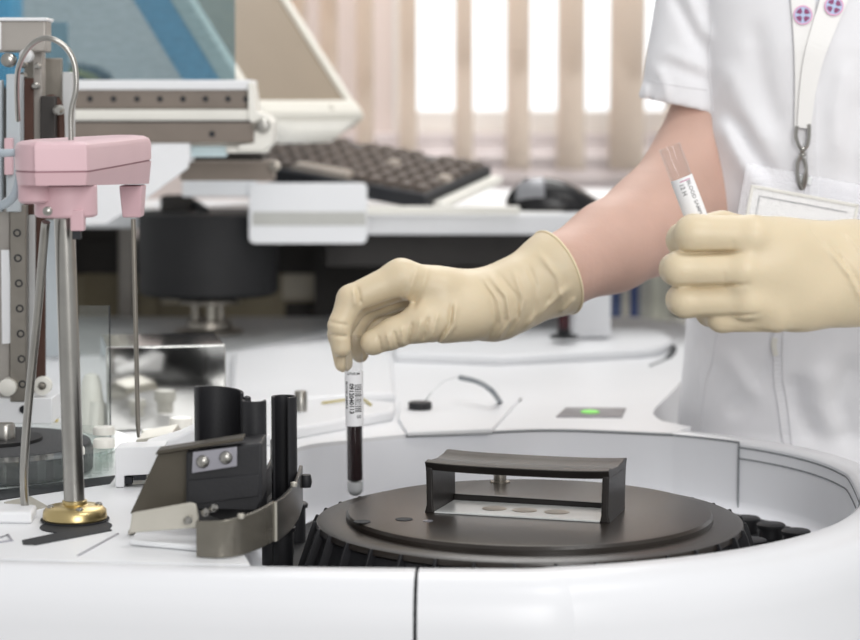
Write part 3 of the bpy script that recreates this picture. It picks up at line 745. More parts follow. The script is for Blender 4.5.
# left front: slot, flange recess, hatch lines
b = BM(); prism(b, [Z(23, 545), Z(36, 545.5), Z(112, 531), Z(106, 526), Z(60, 533), Z(22, 541)], V(0, 0, .0008)); obj('arm_slot', b, M['gap'], ana)
b = BM(); lathe(b, Z(76, 527), [(.027, 0), (.027, .0008), (.001, .0009)], 40); obj('slot_gasket', b, M['gap'], ana)
b = BM(); tube(b, [Z(78, 556), Z(118, 534)], .0011, 6); obj('panel_seam', b, M['lavender'], ana)
b = BM(); tube(b, [Z(0, 538), Z(8, 535), Z(12, 541), Z(-8, 544)], .0012, 6); obj('panel_seam', b, M['lavender'], ana)
b = BM(); prism(b, [Z(4, 503), Z(24, 513), Z(48, 507), Z(30, 497)], V(0, 0, .0008)); obj('drain_recess', b, M['bracket'], ana)
b = BM(); prism(b, [Z(-60, 523), Z(32, 524), Z(37, 516), Z(-60, 511)], V(0, 0, .009)); obj('hatch_cover', b, M['white'], ana, bevel=.002)
b = BM(); prism(b, [Z(-30, 505), Z(110, 484), Z(116, 476), Z(-30, 494)], V(0, 0, .0008)); obj('carousel_gap', b, M['gap'], ana)
# ------------------------------------------------------------------ rotor cover
DC = Z(529, 513, RZ - .008); DCx = V(DC.x, DC.y, RZ - .008)
zp = RZ - .005
rot = thing('rotor_cover', 'round dark grey rotor cover with a carrying handle in the front well', 'rotor cover', V(DC.x, DC.y, ZF))
b = BM(); lathe(b, V(DC.x, DC.y, 0), [(0, zp), (.140, zp), (.1445, zp-.0006), (.1462, zp-.003), (.1466, zp-.009), (0, zp-.009)], 128, cap=False); plate = obj('top_plate', b, M['cover'], rot, ang=25)
zr_ = RZ - .0115
b = BM(); lathe(b, V(DC.x, DC.y, 0), [(.140, zr_), (.1665, zr_), (.1698, zr_-.0015), (.1704, zr_-.003), (.1704, zr_-.006), (.160, zr_-.010), (.140, zr_-.010)], 128, cap=False); obj('rim_ring', b, M['cover'], rot, ang=25)
b = BM(); lathe(b, V(DC.x, DC.y, 0), [(.160, zr_-.006), (.168, zr_-.008), (.178, zr_-.036), (.183, ZF+.002), (.160, ZF+.002)], 128, cap=False); sk = obj('skirt', b, M['black'], rot, ang=25)
for i in range(36):
    a = math.radians(i*10 + 4); d = V(math.cos(a), math.sin(a), 0); t = V(-d.y, d.x, 0) * .0011; c = V(DC.x, DC.y, 0)
    pts = [(.150, zr_-.006), (.1722, zr_-.001), (.1745, zr_-.006), (.191, ZF+.002), (.150, ZF+.002)]
    b = BM(); prism(b, [c + d*r + V(0, 0, z) - t for r, z in pts], t*2); obj('fin', b, M['black'], sk, bevel=.0004)
for px_, py_ in ((362, 522), (404, 519.5)):
    b = BM(); lathe(b, Z(px_, py_, zp), [(.0068, .0002), (.0068, .0005), (.001, .0006)], 24); obj('hole', b, M['gap'], plate)
b = BM(); lathe(b, Z(428, 521, zp), [(.004, .0001), (.004, .0004), (.001, .0005)], 20); obj('dimple', b, M['lavender'], plate)
b = BM(); lathe(b, Z(500, 482, zp), [(.0085, -.001), (.0085, .001), (.0055, .0015), (.0055, .011), (.0045, .0125), (.001, .0127)], 28); obj('centre_pin', b, M['steeldark'], rot)
# handle: a broad strip bent into a bail, closed by a foot bar
hl, hr = Z(427, 512.5, zp), Z(608, 523, zp)
ux = (hr - hl); hw = ux.length; ux.normalize(); uy = V(-ux.y, ux.x, 0); hh = .0388; dp = .060; th = .0055
def hp_(x, y, z): return hl + ux*x + uy*y + V(0, 0, z)
def strip(bm, prof_, y0, y1):     # closed profile in (x, z), extruded in depth
    prism(bm, [hp_(x, y0, z) for x, z in prof_], uy * (y1 - y0))
b = BM()
N = 14
top = []
for i in range(N + 1):
    t = i / N; x = -.001 + (hw + .002) * t; sag = -.0012 * (1 - (2*t-1)**2)
    zt = hh + .0012*abs(2*t-1)**4 + sag*.4
    top.append((x, zt))
R_ = []
for x, zt in top:
    ring = []
    for y, dz in ((-.004, .0012), (.004, .0022), (.012, .0006), (.03, -.0006), (.048, .0006), (.056, .0022), (.064, .0012), (.060, -th), (.03, -th-.0006), (0, -th)):
        ring.append(hp_(x, y, zt + dz))
    R_.append(ring)
loft(b, R_); hbar = obj('handle', b, M['handle'], rot, bevel=.0008, label='dark carrying handle of the rotor cover')
for x0, lean in ((0, -.0012), (hw - th, .0012)):
    b = BM(); R_ = []
    for z, k_ in ((-.0005, 1.0), (.006, .15), (.02, .3), (.035, .7), (hh - .002, 1)):
        o = lean * (k_ if z > .001 else .4); R_.append([hp_(x0 + o - (.0015 if z < .001 else 0), -.0015, z), hp_(x0 + th + o + (.0015 if z < .001 else 0), -.0015, z), hp_(x0 + th + o, dp + .0015, z), hp_(x0 + o, dp + .0015, z)])
    loft(b, R_); obj('handle_post', b, M['handle'], hbar, bevel=.0012)
b = BM(); strip(b, [(th, .0004), (hw - th, .0004), (hw - th, .0052), (th, .0062)], dp - .006, dp); obj('handle_foot', b, M['handle'], hbar, bevel=.0008)
b = BM(); strip(b, [(th + .001, .0003), (hw - th - .001, .0003), (hw - th - .001, .0014), (th + .001, .0014)], -.001, dp - .007); ip = obj('handle_insert', b, M['insert'] if 'insert' in M else M['silver'], hbar, label='pale metal plate under the handle')
for f_ in (.33, .68, .5):
    b = BM(); lathe(b, hp_(hw*f_, dp*.42, .0014), [(.010, 0), (.010, .0002), (.0085, .0004), (.001, .0004)], 24); obj('screw_head', b, M['steeldark'], ip)
# lids standing in the well to the right of the cover and to its left
for i, (px_, py_) in enumerate(((746, 519), (771, 525.5), (796, 532), (752, 541), (812, 547), (772, 549))):
    c = Z(px_, py_, ZF + .012)
    b = BM(); lathe(b, V(c.x, c.y, ZF + .0005), [(.0105, 0), (.0105, .009), (.0125, .0092), (.0128, .0125), (.0115, .0135), (.001, .0135)], 28)
    o = obj('vial_cap', b, M['black'], ang=40)
    tag(o, ['black vial cap against the well joint, nearest the seam', 'black vial cap in the right of the well, second from the seam', 'black vial cap in the right of the well, third from the seam', 'black vial cap close to the cover skirt', 'black vial cap furthest right in the well', 'black vial cap low beside the front rim'][i], 'cap', 'vial caps in the rotor well')
for i, (px_, py_) in enumerate(((272, 551), (283, 553), (284, 541), (296, 528))):
    c = Z(px_, py_, ZF + .012)
    b = BM(); lathe(b, V(c.x, c.y, ZF + .0005), [(.0085, 0), (.0085, .030), (.0105, .0302), (.0108, .0335), (.0095, .0345), (.001, .0345)], 24)
    o = obj('vial_cap', b, M['black'], ang=40)
    tag(o, ['black vial cap by the foot of the grey guide wall', 'black vial cap left of the cover at the front rim', 'black vial cap between guide wall and rotor cover', 'black vial cap behind the guide wall end'][i], 'cap', 'vial caps in the rotor well')
# ------------------------------------------------------------------ pink sampling arm on its post
pb = Z(75, 521)
arm = thing('sampling_arm', 'pink sampling arm on a steel post with a thin needle', 'sampling arm', pb)
zt = P(66, 215, pb.y).z
b = BM(); tube(b, [pb + V(0, 0, .002), V(P(64, 220, pb.y).x, pb.y, zt + .02)], .0079, 28); obj('post', b, M['steel'], arm)
b = BM(); lathe(b, pb, [(.0235, .0016), (.0245, .003), (.024, .0085), (.021, .0115), (.012, .0125), (.0095, .0135), (.0095, .016), (.008, .0165)], 44); fl_ = obj('flange', b, M['brass'], arm)
for a in (20, 110, 200, 290):
    d = V(math.cos(math.radians(a)), math.sin(math.radians(a)), 0) * .0185
    b = BM(); lathe(b, pb + d + V(0, 0, .010), [(.0028, 0), (.0028, .0025), (.0018, .0035), (.0004, .0036)], 12); obj('screw', b, M['steel'], fl_)
b = BM(); lathe(b, pb, [(.0262, .0012), (.0262, .0018), (.02, .0016)], 40); obj('gasket', b, M['gap'], arm)
A0 = P(90, 172, 1.628)
def plan(off=0, k=1):
    x0, x1 = P(90, 172, 1.628).x, P(152, 160, 1.93).x
    xl = P(19, 172, 1.68).x
    pts = [V(x0 - .038, 1.612, 0), V(x0 - .002, 1.626, 0), V(x0, 1.634, 0), V(x1, 1.925, 0), V(x1 - .006, 1.938, 0), V(x1 - .024, 1.938, 0), V(x1 - .030, 1.930, 0), V(xl - .002, 1.72, 0), V(xl - .0005, 1.68, 0), V(xl + .001, 1.658, 0), V(xl + .005, 1.640, 0), V(xl + .011, 1.627, 0), V(xl + .019, 1.6185, 0), V(xl + .028, 1.6135, 0)]
    c = V(sum(p.x for p in pts)/len(pts), sum(p.y for p in pts)/len(pts), 0)
    return [c + V((p.x-c.x) * (1 - off/.03), (p.y-c.y) * (1 - off/.15), 0) for p in pts]
zs = P(60, 172, 1.62).z; zu = P(60, 142, 1.62).z; zl_ = P(60, 199, 1.62).z
zs2 = P(151, 160, 1.93).z
def lvl(p, z0, dz): t = (p.y - 1.62) / .31; return zz(p, z0 + dz * max(0, min(1, t)))
b = BM(); loft(b, [[lvl(p, zs + .0008, zs2-zs) for p in plan()], [lvl(p, zu - .006, 0) for p in plan()], [lvl(p, zu - .0022, 0) for p in plan(.0012)], [lvl(p, zu, 0) for p in plan(.0045)], [lvl(p, zu + .0006, 0) for p in plan(.009)]]); obj('upper_shell', b, M['pink'], arm, bevel=.003, segs=3)
b = BM(); loft(b, [[lvl(p, zl_ + .010, P(151, 186, 1.93).z - zl_ - .008) for p in plan(.0015)], [lvl(p, zs - .0006, zs2-zs) for p in plan()]]); low = obj('lower_shell', b, M['pinklow'], arm, bevel=.0015)
b = BM(); loft(b, [[lvl(p, zs - .0008, zs2-zs) for p in plan(.001)], [lvl(p, zs + .001, zs2-zs) for p in plan(.001)]]); obj('shell_seam', b, M['pinkseam'], arm)
b = BM(); c = V(P(66, 205, pb.y).x, pb.y, 0); lathe(b, c, [(.0215, P(66, 217, pb.y).z), (.0235, P(66, 215, pb.y).z), (.0235, P(66, 185, pb.y).z)], 40); obj('collar', b, M['pinklow'], arm, bevel=.001)
b = BM(); c = P(35, 190, 1.645); lathe(b, c, [(.010, -.010), (.0125, -.008), (.0125, .02)], 28); obj('boss', b, M['pinklow'], arm)
b = BM(); box(b, P(78, 220, 1.645), (.010, .012, .016)); obj('lug', b, M['pinklow'], arm, bevel=.001)
b = BM(); box(b, P(77, 231, 1.645), (.006, .008, .012)); obj('lug_pin', b, M['gap'], arm)
b = BM(); lathe(b, P(48, 211, 1.628), [(.0035, 0), (.0035, .003), (.0015, .0045)], 14, axis=(0, -1, 0)); obj('screw', b, M['steel'], arm)
nx = P(133, 200, 1.90)
b = BM(); loft(b, [[V(nx.x + a*.010*s_, 1.90 + c_*.014*s_, z) for a, c_ in ((-1,-1),(1,-1),(1,1),(-1,1))] for s_, z in ((.80, P(133, 217, 1.90).z), (1.0, P(133, 185, 1.9).z))]); obj('nozzle', b, M['pinklow'], arm, bevel=.0015)
b = BM(); tube(b, [V(nx.x, 1.90, P(133, 219, 1.9).z), V(nx.x + .002, 1.898, P(140, 425, 1.9).z), V(nx.x + .0023, 1.898, P(140, 437, 1.9).z)], [.0021, .0021, .0012], 12); obj('needle', b, M['steeldark'], arm)
b = BM(); tube(b, spline([P(71, 140, 1.66), P(71, 112, 1.66), P(76, 88, 1.66), P(74, 62, 1.66), P(63, 45, 1.66), P(46, 38, 1.66), P(30, 46, 1.67), P(19, 66, 1.69), P(17, 90, 1.72), P(18, 120, 1.75)], 8), .0021, 10); obj('hose', b, M['steel'], arm, label='thin bright hose arching over the arm')
b = BM(); tube(b, spline([P(20, 160, 1.65), P(18, 185, 1.65), P(8, 202, 1.66), P(-20, 212, 1.68)], 8), .0035, 10); obj('cable', b, M['cable'], arm)
b = BM(); tube(b, spline([P(22, 152, 1.65), P(5, 153, 1.65), P(-20, 152, 1.66)], 4), .003, 10); obj('cable', b, M['cable'], arm)
b = BM(); tube(b, spline([P(46, 222, 1.645), P(44, 240, 1.65), P(37, 320, 1.66), P(28, 410, 1.67), P(24, 470, 1.675), P(25, 508, 1.68)], 8), .0033, 12); rod = obj('drain_tube', b, M['steel']); tag(rod, 'slender steel tube slanting down to a recess left of the post', 'tube')
# ------------------------------------------------------------------ tube guide with black shells
gz = RZ + .0006
gd = thing('tube_guide', 'black tube guide with tall half round shells and a curved grey wall', 'tube guide', Z(240, 545))
gz = RZ + .0006
def gq(x, y, top): return (Z(x, y), top)
base = spline([Z(196, 558), Z(222, 559), Z(246, 555), Z(268, 546), Z(286, 535), Z(298, 520), Z(303, 505)], 5)
tops = [.0255 + .007 * i / (len(base)-1) for i in range(len(base))]
def wall_(bm, path, hs, z0, th_):
    rings = []
    for i, p in enumerate(path):
        t = path[min(i+1, len(path)-1)] - path[max(i-1, 0)]; t.z = 0; t.normalize(); o = V(t.y, -t.x, 0) * th_
        rings.append([zz(p, z0), zz(p, z0 + hs[i]), zz(p - o, z0 + hs[i]), zz(p - o, z0)])
    loft(bm, rings)
k1 = int(len(base) * .56)
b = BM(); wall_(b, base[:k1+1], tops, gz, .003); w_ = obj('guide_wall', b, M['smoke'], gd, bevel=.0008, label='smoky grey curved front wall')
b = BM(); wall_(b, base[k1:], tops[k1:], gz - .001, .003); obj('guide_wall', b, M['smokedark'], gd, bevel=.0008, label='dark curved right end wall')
b = BM(); tube(b, [base[k1] + V(0, -.0014, .001), base[k1] + V(0, -.0014, tops[k1])], .0012, 8); obj('wall_rib', b, M['bracket'], gd)
for j in (int(len(base)*.3), int(len(base)*.75)):
    b = BM(); lathe(b, zz(base[j], gz + tops[j] - .001), [(.0025, 0), (.0025, .003), (.001, .0035)], 12); obj('peg', b, M['bracket'], gd)
b = BM(); lathe(b, zz(base[-2], gz + .016) + V(.003, -.004, 0), [(.004, 0), (.005, .004), (.004, .010)], 14); obj('latch_stud', b, M['black'], gd)
inner = spline([Z(244, 522), Z(258, 518), Z(270, 508), Z(276, 494), Z(274, 482)], 6)
b = BM(); wall_(b, inner, [.030 + .006 * i / (len(inner)-1) for i in range(len(inner))], gz, .003); obj('inner_wall', b, M['black'], gd, bevel=.0008)
b = BM(); prism(b, [Z(192, 520, RZ + .0006), Z(246, 545, RZ + .0006), Z(286, 526, RZ + .0006), Z(296, 500, RZ + .0006), Z(276, 478, RZ + .0006), Z(200, 486, RZ + .0006)], V(0, 0, .010)); obj('guide_floor', b, M['blacksoft'], gd)
def shell(px_, py_, Rpx, Y, ytop, ybot, a0, a1, th_=.0024, slope=0):
    c = P(px_, py_, Y); z0, z1 = P(px_, ybot, Y).z, P(px_, ytop, Y).z; R = Rpx * S(Y); b = BM(); n = 30; rings = []
    for i in range(n+1):
        a = math.radians(a0 + (a1-a0)*i/n); d = V(math.cos(a), math.sin(a), 0); o = slope * (1 - i/n)
        rings.append([V(c.x, Y, z0) + d*R, V(c.x, Y, z1 - o) + d*R, V(c.x, Y, z1 - o) + d*(R-th_), V(c.x, Y, z0) + d*(R-th_)])
    loft(b, rings); return obj('shell', b, M['black'], gd, bevel=.0007)
shell(219, 400, 25, 1.66, 385, 505, -10, 215, slope=.006)
shell(254, 400, 12.5, 1.635, 400, 515, 160, 380)
shell(284, 400, 13, 1.70, 396, 505, -70, 215)
b = BM(); lathe(b, P(247, 401, 1.66), [(.003, -.01), (.003, .003), (.001, .004)], 12); obj('peg', b, M['black'], gd)
Yk = 1.575
b = BM(); prism(b, [P(186, 508, Yk), P(258, 510, Yk), P(262, 500, Yk), P(262, 443, Yk), P(186, 452, Yk)], V(0, .045, 0)); obj('guide_block', b, M['black'], gd, bevel=.0015)
b = BM(); prism(b, [P(188, 505, Yk), P(259, 496, Yk), P(259, 474, Yk), P(188, 480, Yk)], V(0, -.0015, 0)); obj('block_face', b, M['black'], gd, bevel=.0008)
b = BM(); prism(b, [P(130, 514, 1.585), P(190, 506, 1.585), P(190, 449, 1.585), P(158, 454, 1.585)], V(0, .003, 0)); obj('splash_plate', b, M['plate'], gd, bevel=.0008, label='sloping bronze grey side plate')
b = BM(); prism(b, [P(155, 455, 1.572), P(243, 441, 1.572), P(243, 437.5, 1.572), P(157, 451, 1.572)], V(0, .02, 0)); obj('plate_flange', b, M['plate'], gd, bevel=.0006)
b = BM(); prism(b, [P(192, 473, 1.5725), P(237, 466, 1.5725), P(237, 446.5, 1.5725), P(193, 452, 1.5725)], V(0, -.0012, 0)); sp = obj('screw_plate', b, M['lavender'], gd, bevel=.0003)
for px_, py_ in ((203, 461.5), (226, 457.5)):
    b = BM(); lathe(b, P(px_, py_, 1.5712), [(.0048, 0), (.0048, .0015), (.0036, .0034), (.0012, .0042)], 20, axis=(0, -1, 0)); obj('screw', b, M['steel'], sp)
b = BM(); R_ = []
prism(b, [P(129, 533, 1.555), P(196, 528, 1.555), P(199, 518, 1.555), P(196, 504, 1.555), P(190, 502.5, 1.555), P(132, 513, 1.555)], V(0, .0035, 0)); br = obj('bracket', b, M['bracket'], gd, bevel=.0012, label='pale metal angle bracket')
b = BM(); prism(b, [Z(128, 535, RZ + .0006), Z(197, 531, RZ + .0006), Z(200, 524, RZ + .0006), Z(134, 527, RZ + .0006)], V(0, 0, .0035)); obj('bracket_foot', b, M['bracket'], gd, bevel=.001)
b = BM()
for px_, py_ in ((204, 513), (212, 509), (186, 521)): lathe(b, P(px_, py_, 1.552), [(.0025, 0), (.003, .004), (.0015, .006)], 12, axis=(.5, -.6, .3))
obj('bracket_screw', b, M['steel'], gd)
b = BM(); prism(b, [Z(130, 545, RZ + .0006), Z(205, 552, RZ + .0006), Z(214, 534, RZ + .0006), Z(140, 532, RZ + .0006)], V(0, 0, .004)); obj('guide_base', b, M['white'], gd, bevel=.001)
# ------------------------------------------------------------------ small things on the deck
mb = Z(107, 432); mw = 121 * S(mb.y); zb0, zb1 = RZ + .0006, P(107, 347, mb.y).z; Rm = rz(11)
cx = mb + Rm @ V(mw/2, .058, 0)
b = BM(); box(b, V(cx.x, cx.y, (zb0+zb1)/2), (mw, .116, zb1 - zb0), Rm); o = obj('steel_box', b, M['mirror'], bevel=.0015, segs=3); tag(o, 'polished steel box standing on the white deck behind the needle', 'box')
pin = Z(301, 411, RZ + .011); b = BM(); lathe(b, pin, [(.0062, .0), (.0064, .019), (.0054, .0205), (.001, .021)], 28); tag(obj('steel_pin', b, M['steel']), 'short steel pin on the deck ledge right of the black shells', 'pin')
cp_ = Z(420, 409, RZ + .004); b = BM(); lathe(b, cp_, [(.0118, 0), (.0122, .001), (.0122, .0065), (.0112, .0075), (.001, .0075)], 36); tag(obj('black_cap', b, M['black']), 'small flat black cap on the white deck right of the tube', 'cap')  # a plain flat black cap
b = BM(); tube(b, spline([Z(424, 403, RZ+.009), P(432, 392, 2.24), P(444, 381, 2.27), P(458, 377, 2.3)], 8), .0007, 8); o = obj('thin_hose', b, M['tubeclear']); tag(o, 'hair thin clear hose rising from the black cap', 'hose')
b = BM(); tube(b, spline([P(460, 377.5, 2.3), P(478, 382, 2.28), P(492, 391, 2.25), Z(502, 405, RZ)], 8), .0028, 12); o = obj('grey_hose', b, M['tubegrey']); tag(o, 'bent grey hose curving down to the deck seam', 'hose')
b = BM(); tube(b, spline([Z(322, 403, RZ+.013), Z(345, 400, RZ+.014), Z(362, 399, RZ+.014), Z(371, 405, RZ+.012)], 6), .0012, 8); o = obj('yellow_wire', b, M['yellow']); tag(o, 'short yellowish wire lying on the deck behind the blood tube', 'wire')
# white pump block and caps between needle and guide
wb = thing('white_bracket', 'white stepped bracket block beside the needle tip', 'bracket', Z(140, 488))
Yb = Z(140, 488).y
b = BM(); prism(b, [P(115, 487.6, Yb), P(124, 487.6, Yb), P(124, 476, Yb), P(158, 474, Yb), P(164, 446, Yb), P(115, 448, Yb)], V(0, .03, 0)); obj('block', b, M['white'], wb, bevel=.001)
b = BM(); box(b, P(128, 479.5, Yb + .01), (.008, .012, .006)); box(b, P(140, 477, Yb + .006), (.010, .008, .004)); obj('inner_catch', b, M['gap'], wb)
b = BM(); prism(b, [Z(128, 485, RZ + .0006), Z(160, 484, RZ + .0006), Z(160, 470, RZ + .0006), Z(128, 471, RZ + .0006)], V(0, 0, .006)); obj('inner_step', b, M['offwhite'], wb, bevel=.001)
b = BM(); prism(b, [P(140, 448, Yb + .035), P(196, 448, Yb + .035), P(200, 426, Yb + .035), P(175, 438, Yb + .035)], V(0, .05, 0)); obj('wedge', b, M['white'], wb, bevel=.002)
b = BM(); prism(b, [P(136, 440, Yb + .11), P(170, 434, Yb + .11), P(176, 444, Yb + .11), P(136, 448, Yb + .11)], V(0, .06, 0)); obj('rear_step', b, M['bracket'], wb, bevel=.001)
CL = ['pale cap standing on the ring left of the post', 'pale cap right of the post, lower of two', 'pale cap right of the post, upper of two', 'pale cap on the white bracket behind the needle', 'pale cap beside the leftmost black shell']
for i, (px_, py_, r_, h_, Y) in enumerate(((75, 454, 10, 8, 1.765), (104, 447, 11, 9, 1.80), (104, 434, 11, 8, 2.02), (151, 437, 10, 8, 2.02), (181, 429, 12, 12, 2.03))):
    c = Z(px_, py_, RZ + .0268) if i < 3 else P(px_, py_, Y); Y = c.y; s = S(Y); b = BM(); lathe(b, V(c.x, c.y, c.z - .0005), [(r_*.75*s, 0 if i < 3 else -.012), (r_*.75*s, .0001), (r_*s, .0004), (r_*s, (h_-2)*s), (r_*.9*s, h_*s), (.001, h_*s)], 28)
    st = r_*.7*s
    if i > 2: lathe(b, V(c.x, c.y, RZ + .0065), [(st, 0), (st, c.z - .0175 - RZ)], 20)
    tag(obj('bottle_cap', b, M['offwhite']), CL[i], 'cap', 'pale caps around the carousel')
# ------------------------------------------------------------------ reagent carousel on the left
cc = Z(-10, 446, RZ + .022); car = thing('reagent_carousel', 'dark speckled carousel disc inside a clear ring at the left edge', 'carousel', V(cc.x, cc.y, RZ))
b = BM(); lathe(b, V(cc.x, cc.y, RZ), [(.088, .002), (.089, .018), (.086, .0255), (.08, .027), (0.001, .027)], 96); obj('disc', b, M['speckle'] if 'speckle' in M else M['blacksoft'], car, ang=30)
b = BM(); lathe(b, V(cc.x, cc.y, RZ+.027), [(.045, 0), (.045, .003), (.001, .0032)], 64); obj('hub_plate', b, M['blacksoft'], car)
kx = P(5, 420, cc.y - .01); b = BM(); lathe(b, V(kx.x, kx.y, RZ + .029), [(.0085, 0), (.0088, .012), (.0075, .0145), (.001, .015)], 32); obj('knob', b, M['steel'], car)
b = BM(); lathe(b, V(cc.x, cc.y, RZ), [(.108, .0015), (.110, .020), (.119, .022), (.119, .026), (.0925, .026), (.0925, .024), (.105, .023), (.105, .0015)], 96, cap=False); cr = obj('clear_ring', b, M['clear'], car, ang=30)
for i in range(40):
    a = math.radians(i*9); d = V(math.cos(a), math.sin(a), 0)
    b = BM(); box(b, V(cc.x, cc.y, RZ + .012) + d*.1005, (.012, .0012, .018), Matrix.Rotation(a, 3, 'Z')); obj('divider', b, M['clear'], cr)
# ------------------------------------------------------------------ rear left mechanism tower
YT = 2.02
tw = thing('lift_tower', 'grey metal lift mechanism with belts and rails at the left edge', 'lift mechanism', Z(30, 425))
def pbox(bm, x0, y0, x1, y1, Y, d): prism(bm, [P(x0, y1, Y), P(x1, y1, Y), P(x1, y0, Y), P(x0, y0, Y)], V(0, d, 0))
def tp(name, x0, y0, x1, y1, Y, d, m, bev=.001, par=None):
    b = BM(); pbox(b, x0, y0, x1, y1, Y, d); return obj(name, b, M[m], par or tw, bevel=bev)
tp('top_block', -30, 20, 46, 52, YT, .03, 'towergrey', .002)
tp('top_lip', -30, 17.5, 47, 21, YT - .003, .036, 'white')
tp('side_plate', -30, 22, 1, 50, YT - .004, .003, 'white')
tp('upright', 6, 74, 20, 212, YT - .03, .02, 'palegrey')
tp('upright', -22, 80, 2, 212, YT - .02, .01, 'palegrey')
tp('upright', 33, 50, 42, 400, YT + .02, .02, 'towergrey')
tp('upright', 62, 72, 72, 215, YT + .03, .02, 'silver')
tp('back_plate', 24, 58, 62, 220, YT + .06, .006, 'steeldark')
tp('belt', 24, 78, 33, 225, YT + .0, .006, 'belt', .0005)
tp('motor_block', 40, 96, 54, 150, YT + .01, .03, 'cabdark')
b = BM(); tube(b, spline([P(46, 150, YT+.03), P(45, 110, YT+.03), P(48, 100, YT+.03), P(55, 100, YT+.03), P(60, 112, YT+.03), P(61, 150, YT+.03)], 6), .004, 8); obj('belt', b, M['belt'], tw)
for px_, py_, r_ in ((58, 110, 5), (22, 64, 4), (22, 76, 3.6), (37, 66, 3), (35, 86, 3.5), (8, 60, 7)):
    b = BM(); lathe(b, P(px_, py_, YT - .004), [(r_*S(YT), -.01), (r_*S(YT), .002), (r_*.6*S(YT), .004), (.0005, .004)], 20, axis=(0, -1, 0)); obj('roller', b, M['steel'], tw)
b = BM(); lathe(b, P(28, 56, YT - .01), [(.006, 0), (.006, .012), (.001, .013)], 20, axis=(0, -1, 0)); obj('knuckle', b, M['silver'], tw)
tp('lower_plate', -30, 208, 10, 408, YT - .01, .01, 'towergrey')
rl_ = tp('linear_rail', 10, 205, 26, 402, YT - .022, .012, 'steeldark')
for i in range(8):
    py_ = 233 + i*25.2; px_ = 17 + i*.9
    b = BM(); lathe(b, P(px_, py_, YT - .0222), [(.0036, -.001), (.0036, .0006), (.0024, .0008), (.0022, -.0004), (.0004, -.0004)], 18, axis=(0, -1, 0)); obj('rail_hole', b, M['gap'], rl_)
b = BM(); prism(b, [P(2, 344, YT - .02), P(13, 343, YT - .02), P(9, 250, YT - .02), P(1, 250, YT - .02)], V(0, .004, 0)); obj('scale_strip', b, M['white'], tw)
tp('belt', 24, 215, 31, 380, YT - .005, .006, 'gap', .0003)
tp('guide_strip', 28, 215, 35, 390, YT - .008, .004, 'silver')
tp('belt', 36, 215, 45, 385, YT - .004, .005, 'belt', .0003)
b = BM(); lathe(b, P(42, 386, YT - .012), [(.0085, -.008), (.0085, 0), (.006, .001), (.004, .001), (.0036, -.001), (.0005, -.001)], 32, axis=(0, -1, 0)); pu = obj('pulley', b, M['offwhite'], tw)
b = BM(); lathe(b, P(42, 386, YT - .0125), [(.0033, -.001), (.003, .002), (.0005, .0025)], 16, axis=(0, -1, 0)); obj('axle', b, M['steeldark'], pu)
b = BM(); lathe(b, P(8, 387, YT - .025), [(.008, -.012), (.008, .004), (.005, .006), (.0005, .006)], 24, axis=(0, -1, 0)); obj('pulley', b, M['offwhite'], tw)
tp('foot_plate', -30, 398, 52, 424, YT - .02, .08, 'white')
tp('pink_clip', 4, 138, 12, 175, YT - .04, .01, 'pink')
# clear guard plate right of the post and the white fitting behind it
gp = Z(95, 448)
b = BM(); prism(b, [P(79, 447.6, gp.y), P(111, 447.6, gp.y), P(110, 306, gp.y), P(79, 306, gp.y)], V(0, .0025, 0)); o = obj('guard_plate', b, M['clear']); tag(o, 'clear acrylic guard plate upright between post and steel box', 'guard plate')
b = BM(); tube(b, [P(110.5, 447, gp.y), P(109.5, 306, gp.y)], .0007, 6); e_ = obj('plate_edge', b, M['gap'], o)
vb = Z(92, 430); s = S(vb.y)
b = BM(); lathe(b, V(vb.x, vb.y, RZ), [(14*s, 0), (14*s, 26*s), (12*s, 30*s), (10*s, 48*s), (7*s, 56*s), (.001, 58*s)], 28); vv = obj('white_valve', b, M['offwhite']); tag(vv, 'white plastic valve fitting behind the clear guard plate', 'valve')
b = BM(); tube(b, [V(vb.x+.004, vb.y-.012, RZ+.004), V(vb.x+.006, vb.y-.012, RZ+.03)], .005, 12); obj('spout', b, M['offwhite'], vv)
b = BM(); prism(b, [Z(40, 418, RZ + .0006), Z(58, 422, RZ + .0006), Z(52, 414, RZ + .0006), Z(40, 412, RZ + .0006)], V(0, 0, .004)); tag(obj('yellow_tag', b, M['yellowtag'] if 'yellowtag' in M else M['yellow']), 'small yellow tag on the deck behind the post', 'tag')
DZ = P(480, 214, 2.95).z                       # desk height
# ================================================================== BEHIND THE ANALYZER
# the gantry beam
YG = 2.52
ga = thing('gantry_beam', 'horizontal white gantry beam with two grey brown rails below the blue screen', 'gantry', P(170, 150, YG))
def gbox(name, x0, y0, x1, y1, Y, d, m, par, bev=.001, **k):
    b = BM(); pbox(b, x0, y0, x1, y1, Y, d); return obj(name, b, M[m], par, bevel=bev, **k)
gbox('beam_body', 60, 81, 251, 149, YG + .012, .06, 'offwhite', ga, .003)
gbox('top_edge', 60, 80, 252, 90, YG, .075, 'white', ga, .002)
r1 = gbox('upper_rail', 60, 89.5, 247, 109, YG + .004, .01, 'rail', ga, .001)
gbox('middle_edge', 60, 109.5, 258, 122, YG - .002, .014, 'offwhite', ga, .002)
r2 = gbox('lower_rail', 60, 122, 256, 143, YG - .004, .014, 'rail', ga, .001)
gbox('rail_line', 60, 120.6, 256, 122, YG - .005, .006, 'gap', ga, 0)
for px_ in (66, 90, 113.5, 137, 160, 183, 205.5, 228, 246):
    b = BM(); lathe(b, P(px_, 99, YG + .0038), [(.0034, 0), (.0034, .0004), (.0005, .0005)], 16, axis=(0, -1, 0)); obj('rail_hole', b, M['gap'], r1)
b = BM(); lathe(b, P(212, 134, YG - .0042), [(.0036, 0), (.0036, .0004), (.0005, .0005)], 16, axis=(0, -1, 0)); obj('rail_hole', b, M['gap'], r2)
